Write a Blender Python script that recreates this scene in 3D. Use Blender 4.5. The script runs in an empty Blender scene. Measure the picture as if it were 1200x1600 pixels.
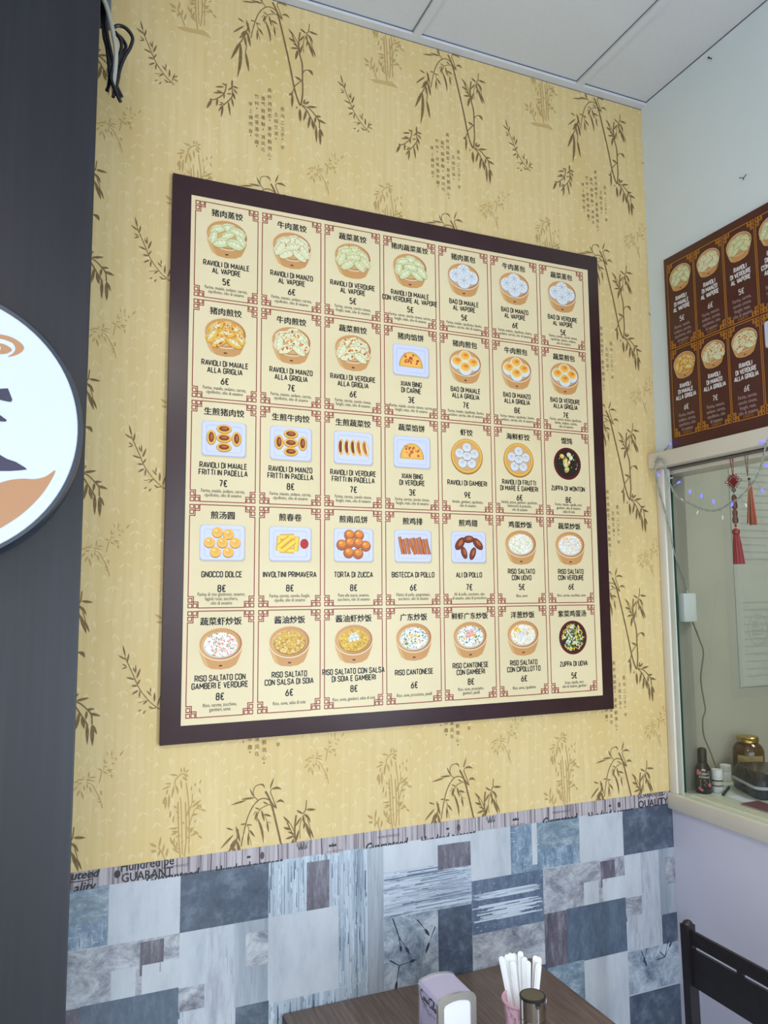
import bpy, bmesh, math, random
from mathutils import Vector, Matrix

# ------------------------------------------------------------------ camera, light, exposure
SC = bpy.context.scene
COL = SC.collection
U = 0.17                     # one menu cell in metres; wall coordinates below are in cells
Z0 = 2.722                   # height of the top edge of the menu grid above the floor


def P(u, y, w):
    """wall coordinates (cells) -> metres"""
    return Vector((U * u, U * y, U * w + Z0))


cam_data = bpy.data.cameras.new('camera')
cam = bpy.data.objects.new('camera', cam_data)
COL.objects.link(cam)
cam_data.sensor_fit = 'VERTICAL'
cam_data.sensor_height = 24.0
cam_data.lens = 24.0 * 1185.45 / 1600.0
cam_data.clip_start = 0.02
right = Vector((0.92293156, -0.38490291, -0.00686193))
down = Vector((0.03358853, 0.09827085, -0.99459271))
fwd = Vector((0.38349596, 0.91771052, 0.10362559))
rm = Matrix((right, -down, -fwd)).transposed()
cam.matrix_world = Matrix.Translation((-0.26232, -1.85175, 1.7391)) @ rm.to_4x4()
SC.camera = cam

SC.view_settings.view_transform = 'Standard'
SC.view_settings.look = 'None'
SC.view_settings.gamma = 1.0
SC.view_settings.exposure = 0.12
SC.view_settings.use_curve_mapping = False

world = bpy.data.worlds.new('daylight')
SC.world = world
world.use_nodes = True
bg = world.node_tree.nodes['Background']
bg.inputs['Color'].default_value = (0.80, 0.90, 1.0, 1)
bg.inputs['Strength'].default_value = 1.1


def area_light(name, loc, target, sx, sy, power, color):
    ld = bpy.data.lights.new(name, 'AREA')
    ld.shape = 'RECTANGLE'
    ld.size, ld.size_y = sx, sy
    ld.energy = power
    ld.color = color
    o = bpy.data.objects.new(name, ld)
    COL.objects.link(o)
    o.location = loc
    d = Vector(target) - Vector(loc)
    o.rotation_euler = d.to_track_quat('-Z', 'Y').to_euler()
    return o


# daylight entering through the shop front behind the camera, and the ceiling panels
area_light('shopfront_daylight', (-1.1, -4.45, 1.30), (-0.6, 0, 2.2), 3.2, 2.3, 62, (0.88, 0.94, 1.0))
area_light('side_door_daylight', (1.50, -2.83, 1.0), (0.2, -1.2, 0.85), 0.70, 1.9, 58, (0.72, 0.86, 1.0))
area_light('ceiling_panel_light', (-0.75, -2.3, 3.27), (-0.75, -2.3, 0), 0.58, 0.58, 22, (1.0, 0.95, 0.88))
area_light('ceiling_panel_light', (0.95, -3.0, 3.27), (0.95, -3.0, 0), 0.58, 0.58, 16, (1.0, 0.95, 0.88))
area_light('kitchen_fill_light', (2.5, -0.9, 3.2), (2.5, -0.9, 0), 0.6, 0.6, 20, (1.0, 0.98, 0.90))  # unseen lamp, added to light the kitchen behind the opening

random.seed(7)
PI = math.pi

# ------------------------------------------------------------------ materials


def lin(c):
    r = []
    for v in c[:3]:
        v /= 255.0
        r.append(v / 12.92 if v <= 0.04045 else ((v + 0.055) / 1.055) ** 2.4)
    return (r[0], r[1], r[2], 1.0)


MATS = {}


def mat(name, rgb, rough=0.6, metal=0.0, spec=0.5, emit=None, estr=0.0):
    if name in MATS:
        return MATS[name]
    m = bpy.data.materials.new(name)
    m.use_nodes = True
    b = m.node_tree.nodes['Principled BSDF']
    b.inputs['Base Color'].default_value = lin(rgb)
    b.inputs['Roughness'].default_value = rough
    b.inputs['Metallic'].default_value = metal
    b.inputs['Specular IOR Level'].default_value = spec
    if emit:
        b.inputs['Emission Color'].default_value = lin(emit)
        b.inputs['Emission Strength'].default_value = estr
    MATS[name] = m
    return m


def nmat(name, stops, scale=(10, 10, 10), nscale=1.0, detail=4.0, nrough=0.55, rough=0.5,
         spec=0.5, bump=0.0, metal=0.0, second=None, dist=0.0):
    """noise-driven colour: stops = [(pos, rgb), ...]; second = (scale, rgb, lo, hi) overlay"""
    if name in MATS:
        return MATS[name]
    m = bpy.data.materials.new(name)
    m.use_nodes = True
    nt = m.node_tree
    b = nt.nodes['Principled BSDF']
    tc = nt.nodes.new('ShaderNodeTexCoord')
    mp = nt.nodes.new('ShaderNodeMapping')
    mp.inputs['Scale'].default_value = scale
    nt.links.new(tc.outputs['Object'], mp.inputs['Vector'])
    nz = nt.nodes.new('ShaderNodeTexNoise')
    nz.inputs['Scale'].default_value = nscale
    nz.inputs['Detail'].default_value = detail
    nz.inputs['Roughness'].default_value = nrough
    nz.inputs['Distortion'].default_value = dist
    nt.links.new(mp.outputs['Vector'], nz.inputs['Vector'])
    cr = nt.nodes.new('ShaderNodeValToRGB')
    el = cr.color_ramp.elements
    while len(el) < len(stops):
        el.new(0.5)
    for e, (p, c) in zip(el, stops):
        e.position = p
        e.color = lin(c)
    nt.links.new(nz.outputs['Fac'], cr.inputs['Fac'])
    out = cr.outputs['Color']
    if second:
        sscale, srgb, lo, hi = second
        mp2 = nt.nodes.new('ShaderNodeMapping')
        mp2.inputs['Scale'].default_value = sscale
        nt.links.new(tc.outputs['Object'], mp2.inputs['Vector'])
        n2 = nt.nodes.new('ShaderNodeTexNoise')
        n2.inputs['Scale'].default_value = 1.0
        n2.inputs['Detail'].default_value = 3.0
        nt.links.new(mp2.outputs['Vector'], n2.inputs['Vector'])
        mr = nt.nodes.new('ShaderNodeMapRange')
        mr.inputs['From Min'].default_value = lo
        mr.inputs['From Max'].default_value = hi
        nt.links.new(n2.outputs['Fac'], mr.inputs['Value'])
        mx = nt.nodes.new('ShaderNodeMix')
        mx.data_type = 'RGBA'
        nt.links.new(mr.outputs['Result'], mx.inputs['Factor'])
        nt.links.new(out, mx.inputs['A'])
        mx.inputs['B'].default_value = lin(srgb)
        out = mx.outputs['Result']
    nt.links.new(out, b.inputs['Base Color'])
    b.inputs['Roughness'].default_value = rough
    b.inputs['Specular IOR Level'].default_value = spec
    b.inputs['Metallic'].default_value = metal
    if bump:
        bp = nt.nodes.new('ShaderNodeBump')
        bp.inputs['Strength'].default_value = bump
        bp.inputs['Distance'].default_value = 0.002
        nt.links.new(nz.outputs['Fac'], bp.inputs['Height'])
        nt.links.new(bp.outputs['Normal'], b.inputs['Normal'])
    MATS[name] = m
    return m


def pane_material(name, tint, refl):
    m = bpy.data.materials.new(name)
    m.use_nodes = True
    nt = m.node_tree
    nt.nodes.clear()
    o = nt.nodes.new('ShaderNodeOutputMaterial')
    t = nt.nodes.new('ShaderNodeBsdfTransparent')
    t.inputs['Color'].default_value = tint
    g = nt.nodes.new('ShaderNodeBsdfGlossy')
    g.inputs['Roughness'].default_value = 0.0
    f = nt.nodes.new('ShaderNodeFresnel')
    f.inputs['IOR'].default_value = refl
    mx = nt.nodes.new('ShaderNodeMixShader')
    gm = nt.nodes.new('ShaderNodeNewGeometry')
    sb = nt.nodes.new('ShaderNodeMath')
    sb.operation = 'SUBTRACT'
    sb.inputs[0].default_value = 1.0
    nt.links.new(gm.outputs['Backfacing'], sb.inputs[1])
    ml = nt.nodes.new('ShaderNodeMath')
    ml.operation = 'MULTIPLY'
    nt.links.new(f.outputs['Fac'], ml.inputs[0])
    nt.links.new(sb.outputs['Value'], ml.inputs[1])
    nt.links.new(ml.outputs['Value'], mx.inputs['Fac'])
    nt.links.new(t.outputs['BSDF'], mx.inputs[1])
    nt.links.new(g.outputs['BSDF'], mx.inputs[2])
    nt.links.new(mx.outputs['Shader'], o.inputs['Surface'])
    MATS[name] = m
    return m


# ------------------------------------------------------------------ mesh helpers


class MB:
    """collects shapes of several materials into ONE mesh object"""

    def __init__(self):
        self.bm = bmesh.new()
        self.mats = []

    def mi(self, m):
        if m not in self.mats:
            self.mats.append(m)
        return self.mats.index(m)

    def _set(self, geom, m, smooth=False):
        i = self.mi(m)
        for f in geom:
            if isinstance(f, bmesh.types.BMFace):
                f.material_index = i
                f.smooth = smooth

    def box(self, lo, hi, m, bevel=0.0, seg=2):
        r = bmesh.ops.create_cube(self.bm, size=1.0)
        vs = r['verts']
        for v in vs:
            for k in range(3):
                v.co[k] = lo[k] if v.co[k] < 0 else hi[k]
        fs = {f for v in vs for f in v.link_faces}
        self._set(fs, m)
        if bevel > 0:
            es = {e for v in vs for e in v.link_edges}
            rr = bmesh.ops.bevel(self.bm, geom=list(es), offset=bevel, segments=seg, affect='EDGES', profile=0.5)
            self._set(rr['faces'], m, True)
        return vs

    def quad(self, pts, m):
        f = self.bm.faces.new([self.bm.verts.new(p) for p in pts])
        f.material_index = self.mi(m)
        return f

    def poly3(self, pts, m):
        return self.quad(pts, m)

    def mesh(self, verts, faces, m, smooth=False):
        vs = [self.bm.verts.new(v) for v in verts]
        i = self.mi(m)
        for f in faces:
            try:
                fc = self.bm.faces.new([vs[k] for k in f])
                fc.material_index = i
                fc.smooth = smooth
            except ValueError:
                pass

    def tube(self, pts, r, m, n=8, taper=None, cap=True):
        pts = [Vector(p) for p in pts]
        rings = []
        ref = Vector((0.31, 0.83, 0.46))
        for k, p in enumerate(pts):
            a = pts[max(0, k - 1)]
            b = pts[min(len(pts) - 1, k + 1)]
            t = (b - a).normalized()
            s = t.cross(ref).normalized()
            q = t.cross(s).normalized()
            rad = r if taper is None else r * taper[k]
            rings.append([self.bm.verts.new(p + s * rad * math.cos(2 * PI * j / n) + q * rad * math.sin(2 * PI * j / n))
                          for j in range(n)])
        i = self.mi(m)
        for a, b in zip(rings, rings[1:]):
            for j in range(n):
                f = self.bm.faces.new((a[j], a[(j + 1) % n], b[(j + 1) % n], b[j]))
                f.material_index = i
                f.smooth = True
        if cap:
            for rg in (rings[0], rings[-1]):
                f = self.bm.faces.new(rg)
                f.material_index = i

    def lathe(self, prof, c, m, n=32, cap_lo=True, cap_hi=True, mats=None, axis='Z'):
        """prof: [(r, z)] from bottom to top around point c"""
        rings = []
        for r, z in prof:
            ring = []
            for j in range(n):
                x, y = r * math.cos(2 * PI * j / n), r * math.sin(2 * PI * j / n)
                if axis == 'Z':
                    p = (c[0] + x, c[1] + y, c[2] + z)
                else:                                     # axis towards -Y
                    p = (c[0] + x, c[1] - z, c[2] + y)
                ring.append(self.bm.verts.new(p))
            rings.append(ring)
        for k, (a, b) in enumerate(zip(rings, rings[1:])):
            mm = mats[k] if mats else m
            i = self.mi(mm)
            for j in range(n):
                f = self.bm.faces.new((a[j], a[(j + 1) % n], b[(j + 1) % n], b[j]))
                f.material_index = i
                f.smooth = True
        if cap_lo:
            f = self.bm.faces.new(rings[0])
            f.material_index = self.mi(mats[0] if mats else m)
        if cap_hi:
            f = self.bm.faces.new(rings[-1])
            f.material_index = self.mi(mats[-1] if mats else m)

    def ball(self, c, r, m, sx=1, sy=1, sz=1, seg=14):
        rr = bmesh.ops.create_uvsphere(self.bm, u_segments=seg, v_segments=seg // 2 + 1, radius=r)
        for v in rr['verts']:
            v.co = Vector((v.co.x * sx + c[0], v.co.y * sy + c[1], v.co.z * sz + c[2]))
        self._set({f for v in rr['verts'] for f in v.link_faces}, m, True)
        return rr['verts']

    def build(self, name, parent=None, normals=True, origin=None):
        if normals:
            bmesh.ops.recalc_face_normals(self.bm, faces=self.bm.faces)
        if origin is not None:
            bmesh.ops.translate(self.bm, verts=self.bm.verts, vec=-Vector(origin))
        me = bpy.data.meshes.new(name)
        self.bm.to_mesh(me)
        self.bm.free()
        if any(p.use_smooth for p in me.polygons):
            me.set_sharp_from_angle(angle=math.radians(38))
        for m in self.mats:
            me.materials.append(m)
        o = bpy.data.objects.new(name, me)
        COL.objects.link(o)
        if origin is not None:
            o.location = origin
        if parent is not None:
            o.parent = parent
            if origin is None:
                o.matrix_parent_inverse = parent.matrix_world.inverted() if False else Matrix.Translation(-parent.location)
            else:
                o.location = Vector(origin) - parent.location
        return o


def thing(name, label, cat, loc=(0, 0, 0), group=None):
    o = bpy.data.objects.new(name, None)
    o.empty_display_size = 0.05
    COL.objects.link(o)
    o.location = loc
    return tag(o, label, cat, group)


def tag(o, label, cat, group=None):
    o['label'] = label
    o['category'] = cat
    if group:
        o['group'] = group
    return o


def struct(o):
    o['kind'] = 'structure'
    return o


def catmull(pts, n=6):
    pts = [Vector(p) for p in pts]
    out = []
    for k in range(len(pts) - 1):
        p0 = pts[max(0, k - 1)]
        p1, p2 = pts[k], pts[k + 1]
        p3 = pts[min(len(pts) - 1, k + 2)]
        for j in range(n):
            t = j / n
            out.append(0.5 * ((2 * p1) + (p2 - p0) * t + (2 * p0 - 5 * p1 + 4 * p2 - p3) * t * t +
                              (3 * p1 - p0 - 3 * p2 + p3) * t ** 3))
    out.append(pts[-1])
    return out


# ------------------------------------------------------------------ flat printing (2D shapes on a surface)
GLYPH = {}


def glyphs(s):
    """triangulated outline of a string in the built-in font, size 1, left aligned"""
    if s in GLYPH:
        return GLYPH[s]
    c = bpy.data.curves.new('g', 'FONT')
    c.body = s
    c.size = 1.0
    c.resolution_u = 2
    o = bpy.data.objects.new('g', c)
    COL.objects.link(o)
    dg = bpy.context.evaluated_depsgraph_get()
    ev = o.evaluated_get(dg)
    me = ev.to_mesh()
    v = [(a.co.x, a.co.y) for a in me.vertices]
    f = [tuple(p.vertices) for p in me.polygons]
    ev.to_mesh_clear()
    bpy.data.objects.remove(o)
    bpy.data.curves.remove(c)
    x0 = min([a[0] for a in v] or [0])
    x1 = max([a[0] for a in v] or [0])
    GLYPH[s] = (v, f, x0, x1)
    return GLYPH[s]


def yrange(s):
    v = glyphs(s)[0]
    return min(a[1] for a in v), max(a[1] for a in v)


CAP = yrange('H')[1]


class Print:
    def __init__(self):
        self.items = []          # (verts2d, faces, colour key, layer)

    def poly(self, pts, c, layer):
        self.items.append((list(pts), [tuple(range(len(pts)))], c, layer))

    def ell(self, cx, cy, rx, ry, c, layer, rot=0.0, n=18, a0=0, a1=2 * PI):
        ca, sa = math.cos(rot), math.sin(rot)
        pts = []
        full = abs(a1 - a0) > 6.28
        for k in range(n if full else n + 1):
            t = a0 + (a1 - a0) * k / n
            x, y = rx * math.cos(t), ry * math.sin(t)
            pts.append((cx + x * ca - y * sa, cy + x * sa + y * ca))
        self.poly(pts, c, layer)

    def rrect(self, cx, cy, w, h, r, c, layer, n=5):
        pts = []
        for sx, sy, a in ((1, 1, 0), (-1, 1, PI / 2), (-1, -1, PI), (1, -1, 3 * PI / 2)):
            for k in range(n + 1):
                t = a + PI / 2 * k / n
                pts.append((cx + sx * (w / 2 - r) + r * math.cos(t), cy + sy * (h / 2 - r) + r * math.sin(t)))
        self.poly(pts, c, layer)

    def stroke(self, pts, w, c, layer, closed=False, taper=None):
        n = len(pts)
        L, R = [], []
        for k in range(n):
            if closed:
                a, b = pts[(k - 1) % n], pts[(k + 1) % n]
            else:
                a, b = pts[max(0, k - 1)], pts[min(n - 1, k + 1)]
            p = pts[k]
            d1 = Vector((p[0] - a[0], p[1] - a[1]))
            d2 = Vector((b[0] - p[0], b[1] - p[1]))
            if d1.length < 1e-9:
                d1 = d2
            if d2.length < 1e-9:
                d2 = d1
            d1.normalize()
            d2.normalize()
            t = d1 + d2
            if t.length < 1e-6:
                t = d1
            t.normalize()
            nrm = Vector((-t.y, t.x))
            cs = max(0.4, nrm.dot(Vector((-d1.y, d1.x))))
            ww = w * (taper[k] if taper else 1) / 2 / cs
            L.append((p[0] + nrm.x * ww, p[1] + nrm.y * ww))
            R.append((p[0] - nrm.x * ww, p[1] - nrm.y * ww))
        vs = L + R
        fs = [(k, k + 1, n + k + 1, n + k) for k in range(n - 1)]
        if closed:
            fs.append((n - 1, 0, n, 2 * n - 1))
        self.items.append((vs, fs, c, layer))

    def leaf(self, a, b, w, c, layer, bend=0.0, k=7):
        ax, ay = a
        dx, dy = b[0] - ax, b[1] - ay
        L = math.hypot(dx, dy)
        nx, ny = -dy / L, dx / L
        up, dn = [], []
        for j in range(k + 1):
            t = j / k
            h = w / 2 * math.sin(PI * t ** 0.85) ** 0.9
            o = bend * L * math.sin(PI * t)
            px, py = ax + dx * t + nx * o, ay + dy * t + ny * o
            up.append((px + nx * h, py + ny * h))
            if 0 < j < k:
                dn.append((px - nx * h, py - ny * h))
        self.poly(up + dn[::-1], c, layer)

    def text(self, s, cx, cy, size, c, layer, sx=1.0, bold=0.0, align='C', shear=0.0, rot=0.0, vcenter=None):
        v, f, x0, x1 = glyphs(s)
        if not v:
            return
        vc = CAP / 2 if vcenter is None else vcenter
        xo = (x0 + x1) / 2 if align == 'C' else x0
        offs = [(0, 0)] if bold <= 0 else [(-bold, 0), (bold, 0), (0, bold * .6), (0, -bold * .6)]
        ca, sa = math.cos(rot), math.sin(rot)
        for i, (ox, oy) in enumerate(offs):
            pts = []
            for x, y in v:
                X = (x - xo + shear * y) * sx * size + ox * size
                Y = (y - vc) * size + oy * size
                pts.append((cx + X * ca - Y * sa, cy + X * sa + Y * ca))
            self.items.append((pts, f, c, layer + i * 0.12))

    def emit(self, mb, fn, pal):
        for k, (vs, fs, c, layer) in enumerate(self.items):
            layer += ((k * 37) % 97) * .0015
            mb.mesh([fn(x, y, layer) for x, y in vs], fs, pal(c))


_C = [(.38, .74), (.38, .88), (.28, 1), (.1, 1), (0, .88), (0, .12), (.1, 0), (.28, 0), (.38, .12), (.38, .26)]
_O = [(.1, 0), (0, .12), (0, .88), (.1, 1), (.28, 1), (.38, .88), (.38, .12), (.28, 0), (.1, 0), (0, .12)]
_P = [(0, 0), (0, 1), (.27, 1), (.37, .9), (.37, .56), (.27, .46), (0, .46)]
_6 = [(.31, 1), (.06, .52), (0, .34), (0, .12), (.1, 0), (.28, 0), (.38, .12), (.38, .42), (.28, .54), (.06, .52)]
CONDENSED = {
    'A': (.44, [[(0, 0), (.22, 1), (.44, 0)], [(.08, .28), (.36, .28)]]),
    'B': (.38, [[(0, 0), (0, 1), (.26, 1), (.36, .91), (.36, .62), (.26, .53), (0, .53)], [(.26, .53), (.38, .43), (.38, .1), (.28, 0), (0, 0)]]),
    'C': (.38, [_C]), 'D': (.38, [[(0, 0), (0, 1), (.25, 1), (.38, .87), (.38, .13), (.25, 0), (0, 0), (0, .2)]]),
    'E': (.34, [[(.34, 1), (0, 1), (0, 0), (.34, 0)], [(0, .52), (.29, .52)]]), 'F': (.33, [[(.33, 1), (0, 1), (0, 0)], [(0, .5), (.28, .5)]]),
    'G': (.38, [_C[:-1] + [(.38, .48), (.2, .48)]]), 'H': (.38, [[(0, 0), (0, 1)], [(.38, 0), (.38, 1)], [(0, .52), (.38, .52)]]),
    'I': (.0, [[(0, 0), (0, 1)]]), 'L': (.32, [[(0, 1), (0, 0), (.32, 0)]]),
    'M': (.52, [[(0, 0), (0, 1)], [(0, 1), (.26, .3), (.52, 1)], [(.52, 1), (.52, 0)]]), 'N': (.40, [[(0, 0), (0, 1)], [(0, 1), (.40, 0)], [(.40, 0), (.40, 1)]]),
    'O': (.38, [_O]), 'P': (.37, [_P]), 'R': (.39, [_P, [(.2, .46), (.39, 0)]]),
    'S': (.37, [[(.36, .73), (.36, .88), (.27, 1), (.1, 1), (0, .89), (0, .67), (.08, .56), (.29, .46), (.37, .35), (.37, .12), (.27, 0), (.1, 0), (0, .12), (0, .27)]]),
    'T': (.40, [[(0, 1), (.40, 1)], [(.20, 1), (.20, 0)]]), 'U': (.38, [[(0, 1), (0, .12), (.1, 0), (.28, 0), (.38, .12), (.38, 1)]]),
    'V': (.42, [[(0, 1), (.21, 0), (.42, 1)]]), 'W': (.62, [[(0, 1), (.15, 0), (.31, .85), (.47, 0), (.62, 1)]]),
    'X': (.42, [[(0, 1), (.42, 0)], [(0, 0), (.42, 1)]]), 'Z': (.37, [[(0, 1), (.37, 1), (0, 0), (.37, 0)]]),
    '3': (.38, [[(0, .86), (.1, 1), (.28, 1), (.37, .9), (.37, .62), (.27, .54), (.14, .54)], [(.27, .54), (.38, .44), (.38, .12), (.28, 0), (.1, 0), (0, .14)]]),
    '5': (.38, [[(.35, 1), (.04, 1), (.01, .52), (.1, .62), (.28, .62), (.38, .5), (.38, .12), (.28, 0), (.1, 0), (0, .14)]]),
    '6': (.38, [_6]), '9': (.38, [[(.38 - a, 1 - b) for a, b in _6]]), '7': (.38, [[(0, 1), (.38, 1), (.12, 0)]]),
    '8': (.38, [[(.1, .54), (.02, .64), (.02, .9), (.1, 1), (.28, 1), (.36, .9), (.36, .64), (.28, .54), (.1, .54), (0, .43), (0, .12), (.1, 0), (.28, 0), (.38, .12), (.38, .43), (.28, .54)]]),
    '€': (.44, [[(.44, .88), (.34, 1), (.2, 1), (.09, .87), (.09, .13), (.2, 0), (.34, 0), (.44, .12)], [(-.02, .60), (.32, .60)], [(-.02, .42), (.32, .42)]]),
    ' ': (.10, []),
}


KERN = {'AV': -.13, 'VA': -.13, 'TA': -.11, 'AT': -.11, 'LT': -.10, 'LV': -.08, 'PA': -.06, 'RA': .0, 'FA': -.08}


def caps(p, s, cx, cy, h, c, layer, sx=1.0, t=.165, gap=.19):
    """condensed monoline capitals drawn with strokes; h = height of a capital"""
    adv = [CONDENSED[ch][0] + gap + KERN.get(s[k:k + 2], 0) for k, ch in enumerate(s)]
    x = cx - (sum(adv) - gap) * h * sx / 2
    for ch, a in zip(s, adv):
        for st in CONDENSED[ch][1]:
            pts = [(x + px * h * sx, cy + (t / 2 + py * (1 - t) - .5) * h) for px, py in st]
            run = [pts[0]]
            for k in range(1, len(pts)):
                run.append(pts[k])
                if k + 1 < len(pts):
                    d1 = (pts[k][0] - pts[k - 1][0], pts[k][1] - pts[k - 1][1])
                    d2 = (pts[k + 1][0] - pts[k][0], pts[k + 1][1] - pts[k][1])
                    if d1[0] * d2[0] + d1[1] * d2[1] < 0:
                        p.stroke(run, t * h, c, layer)
                        run = [pts[k]]
            p.stroke(run, t * h, c, layer)
        x += a * h * sx


PAL = {
    'cream': (226, 214, 180), 'maroon': (62, 36, 42), 'red': (136, 30, 32), 'ink': (26, 24, 24), 'soft': (62, 56, 50),
    'kraft': (198, 146, 90), 'kraftd': (160, 110, 64), 'kraftl': (210, 164, 108), 'rim': (226, 200, 164), 'halo': (204, 188, 150),
    'dg': (206, 208, 158), 'dgs': (152, 150, 96), 'dgh': (222, 224, 190), 'dw': (224, 216, 176), 'dws': (160, 146, 96),
    'or': (222, 130, 46), 'orl': (240, 180, 90), 'gold': (228, 176, 70), 'brn': (120, 52, 28), 'brnd': (74, 30, 20), 'brnl': (178, 96, 50),
    'wh': (214, 218, 222), 'whs': (160, 168, 178), 'plate': (190, 194, 220), 'platel': (204, 208, 232), 'plates': (166, 168, 196),
    'green': (70, 120, 50), 'yel': (236, 206, 70), 'pink': (230, 150, 130), 'rice': (236, 234, 226), 'soy': (206, 164, 66), 'soyd': (160, 116, 36),
    'soup': (38, 32, 22), 'lac': (84, 22, 28), 'tomato': (176, 40, 34), 'ricesh': (200, 196, 186), 'white': (218, 214, 216), 'orange': (196, 130, 40),
    'dim': (176, 152, 150),
}


def print_pal(c):
    return mat('print_' + c, PAL[c], rough=0.42, spec=0.35)


rnd = random.Random(11)


def bowl(p, L=1, body='kraft', rx=.315, ry=.235, mark=True):
    pts = [(-rx, .04)] + [(-rx * .93, -.06), (-rx * .80, -.17), (-rx * .68, -.24)]
    pts += [(-rx * .4, -.285), (0, -.30), (rx * .4, -.285)]
    pts += [(rx * .68, -.24), (rx * .80, -.17), (rx * .93, -.06), (rx, .04)]
    p.poly(pts, body, L + 1)
    p.poly([(-rx, .04), (-rx * .93, -.06), (-rx * .80, -.17), (-rx * .68, -.24), (-rx * .5, -.27), (-rx * .7, -.12), (-rx * .8, 0)], 'kraftl', L + 1.4)
    p.ell(0, .055, rx, ry, 'rim', L + 2, n=28)
    p.ell(0, .058, rx * .95, ry * .93, 'kraftd', L + 2.5, n=28)
    p.ell(-.012, .062, rx * .91, ry * .90, 'kraft', L + 3, n=28)
    p.ell(-.02, .045, rx * .82, ry * .78, 'kraftl', L + 3.2, n=28)
    if mark:
        p.rrect(0, -.245, .05, .02, .008, 'brnd', L + 2)


def dumpling(p, x, y, r, rot, L, a='dg', s='dgs', h='dgh', spots=None):
    ca, sa = math.cos(rot), math.sin(rot)

    def tf(px, py):
        return (x + px * ca - py * sa, y + px * sa + py * ca)
    jit = [rnd.uniform(.9, 1.08) for _ in range(20)]
    up, lo = rnd.uniform(.58, .74), rnd.uniform(.36, .5)
    shape = [(r * math.cos(2 * PI * k / 20) * jit[k], r * (up if k < 10 else lo) * math.sin(2 * PI * k / 20) * jit[k]) for k in range(20)]
    p.poly([tf(px * 1.06, py * 1.10 - .006) for px, py in shape], s, L)
    p.poly([tf(px, py) for px, py in shape], a, L + .25)
    p.poly([tf(px * .72 + r * .05, py * .5 + r * .14) for px, py in shape], h, L + .4)
    ridge = [tf(r * t, r * (.18 + .22 * (1 - t * t))) for t in (-.92, -.5, 0, .5, .92)]
    p.stroke(ridge, r * .055, s, L + .5)
    for t in (-.45, .1, .55):
        p.stroke([tf(r * t, r * .36), tf(r * (t + .1), r * .02)], r * .04, s, L + .55)
    if spots:
        for k in range(5):
            q = tf(rnd.uniform(-.6, .6) * r, rnd.uniform(-.3, .45) * r)
            p.ell(q[0], q[1], r * rnd.uniform(.09, .24), r * rnd.uniform(.08, .15), spots if k % 3 else 'brnl', L + .6, rnd.uniform(0, 3), n=9)


def dumplings(p, L, a, s, h, spots=None):
    pos = [(.02, .19, .1), (-.13, .14, .5), (.15, .13, -.6), (-.18, .02, 1.2), (.19, .02, -1.0), (.01, .07, .15), (-.08, -.06, .5), (.11, -.06, -.35)]
    for k, (x, y, r) in enumerate(pos):
        dumpling(p, x * 1.05, y - .025, rnd.uniform(.105, .135), r + rnd.uniform(-.3, .3), L + k * .8, a, s, h, spots if k % 4 != 3 else None)


def bun(p, x, y, r, L, top=None):
    p.ell(x, y - .01, r * 1.05, r * 1.0, 'whs', L)
    p.ell(x, y, r, r * .95, 'wh', L + .3)
    if top:
        p.ell(x, y + r * .16, r * .88, r * .74, 'dw', L + .5)
        p.ell(x, y + r * .24, r * .76, r * .60, 'orl', L + .68)
        p.ell(x, y + r * .30, r * .56, r * .42, 'gold', L + .86)
        p.ell(x + r * .1, y + r * .34, r * .36, r * .22, top, L + 1.04)
    else:
        for k in range(7):
            t = PI * 2 * k / 7 + .3
            p.stroke([(x, y + r * .2), (x + r * .75 * math.cos(t), y + r * .15 + r * .7 * math.sin(t))], r * .07, 'whs', L + .5)


def grains(p, L, cols, n, cx=0, cy=.05, rx=.24, ry=.17, s=.018, ar=.45):
    for k in range(n):
        t, q = rnd.uniform(0, 2 * PI), math.sqrt(rnd.random())
        p.ell(cx + rx * q * math.cos(t), cy + ry * q * math.sin(t), s, s * ar, rnd.choice(cols), L + k * .004, rnd.uniform(0, PI), n=6)


def plate(p, L=1):
    p.rrect(.008, -.012, .655, .525, .05, 'halo', L)
    p.rrect(0, 0, .64, .51, .05, 'plates', L + .5)
    p.rrect(0, .004, .625, .495, .05, 'platel', L + 1)
    p.rrect(0, 0, .52, .40, .04, 'plate', L + 1.5)
    p.rrect(0, -.003, .49, .37, .03, 'platel', L + 2)


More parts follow.
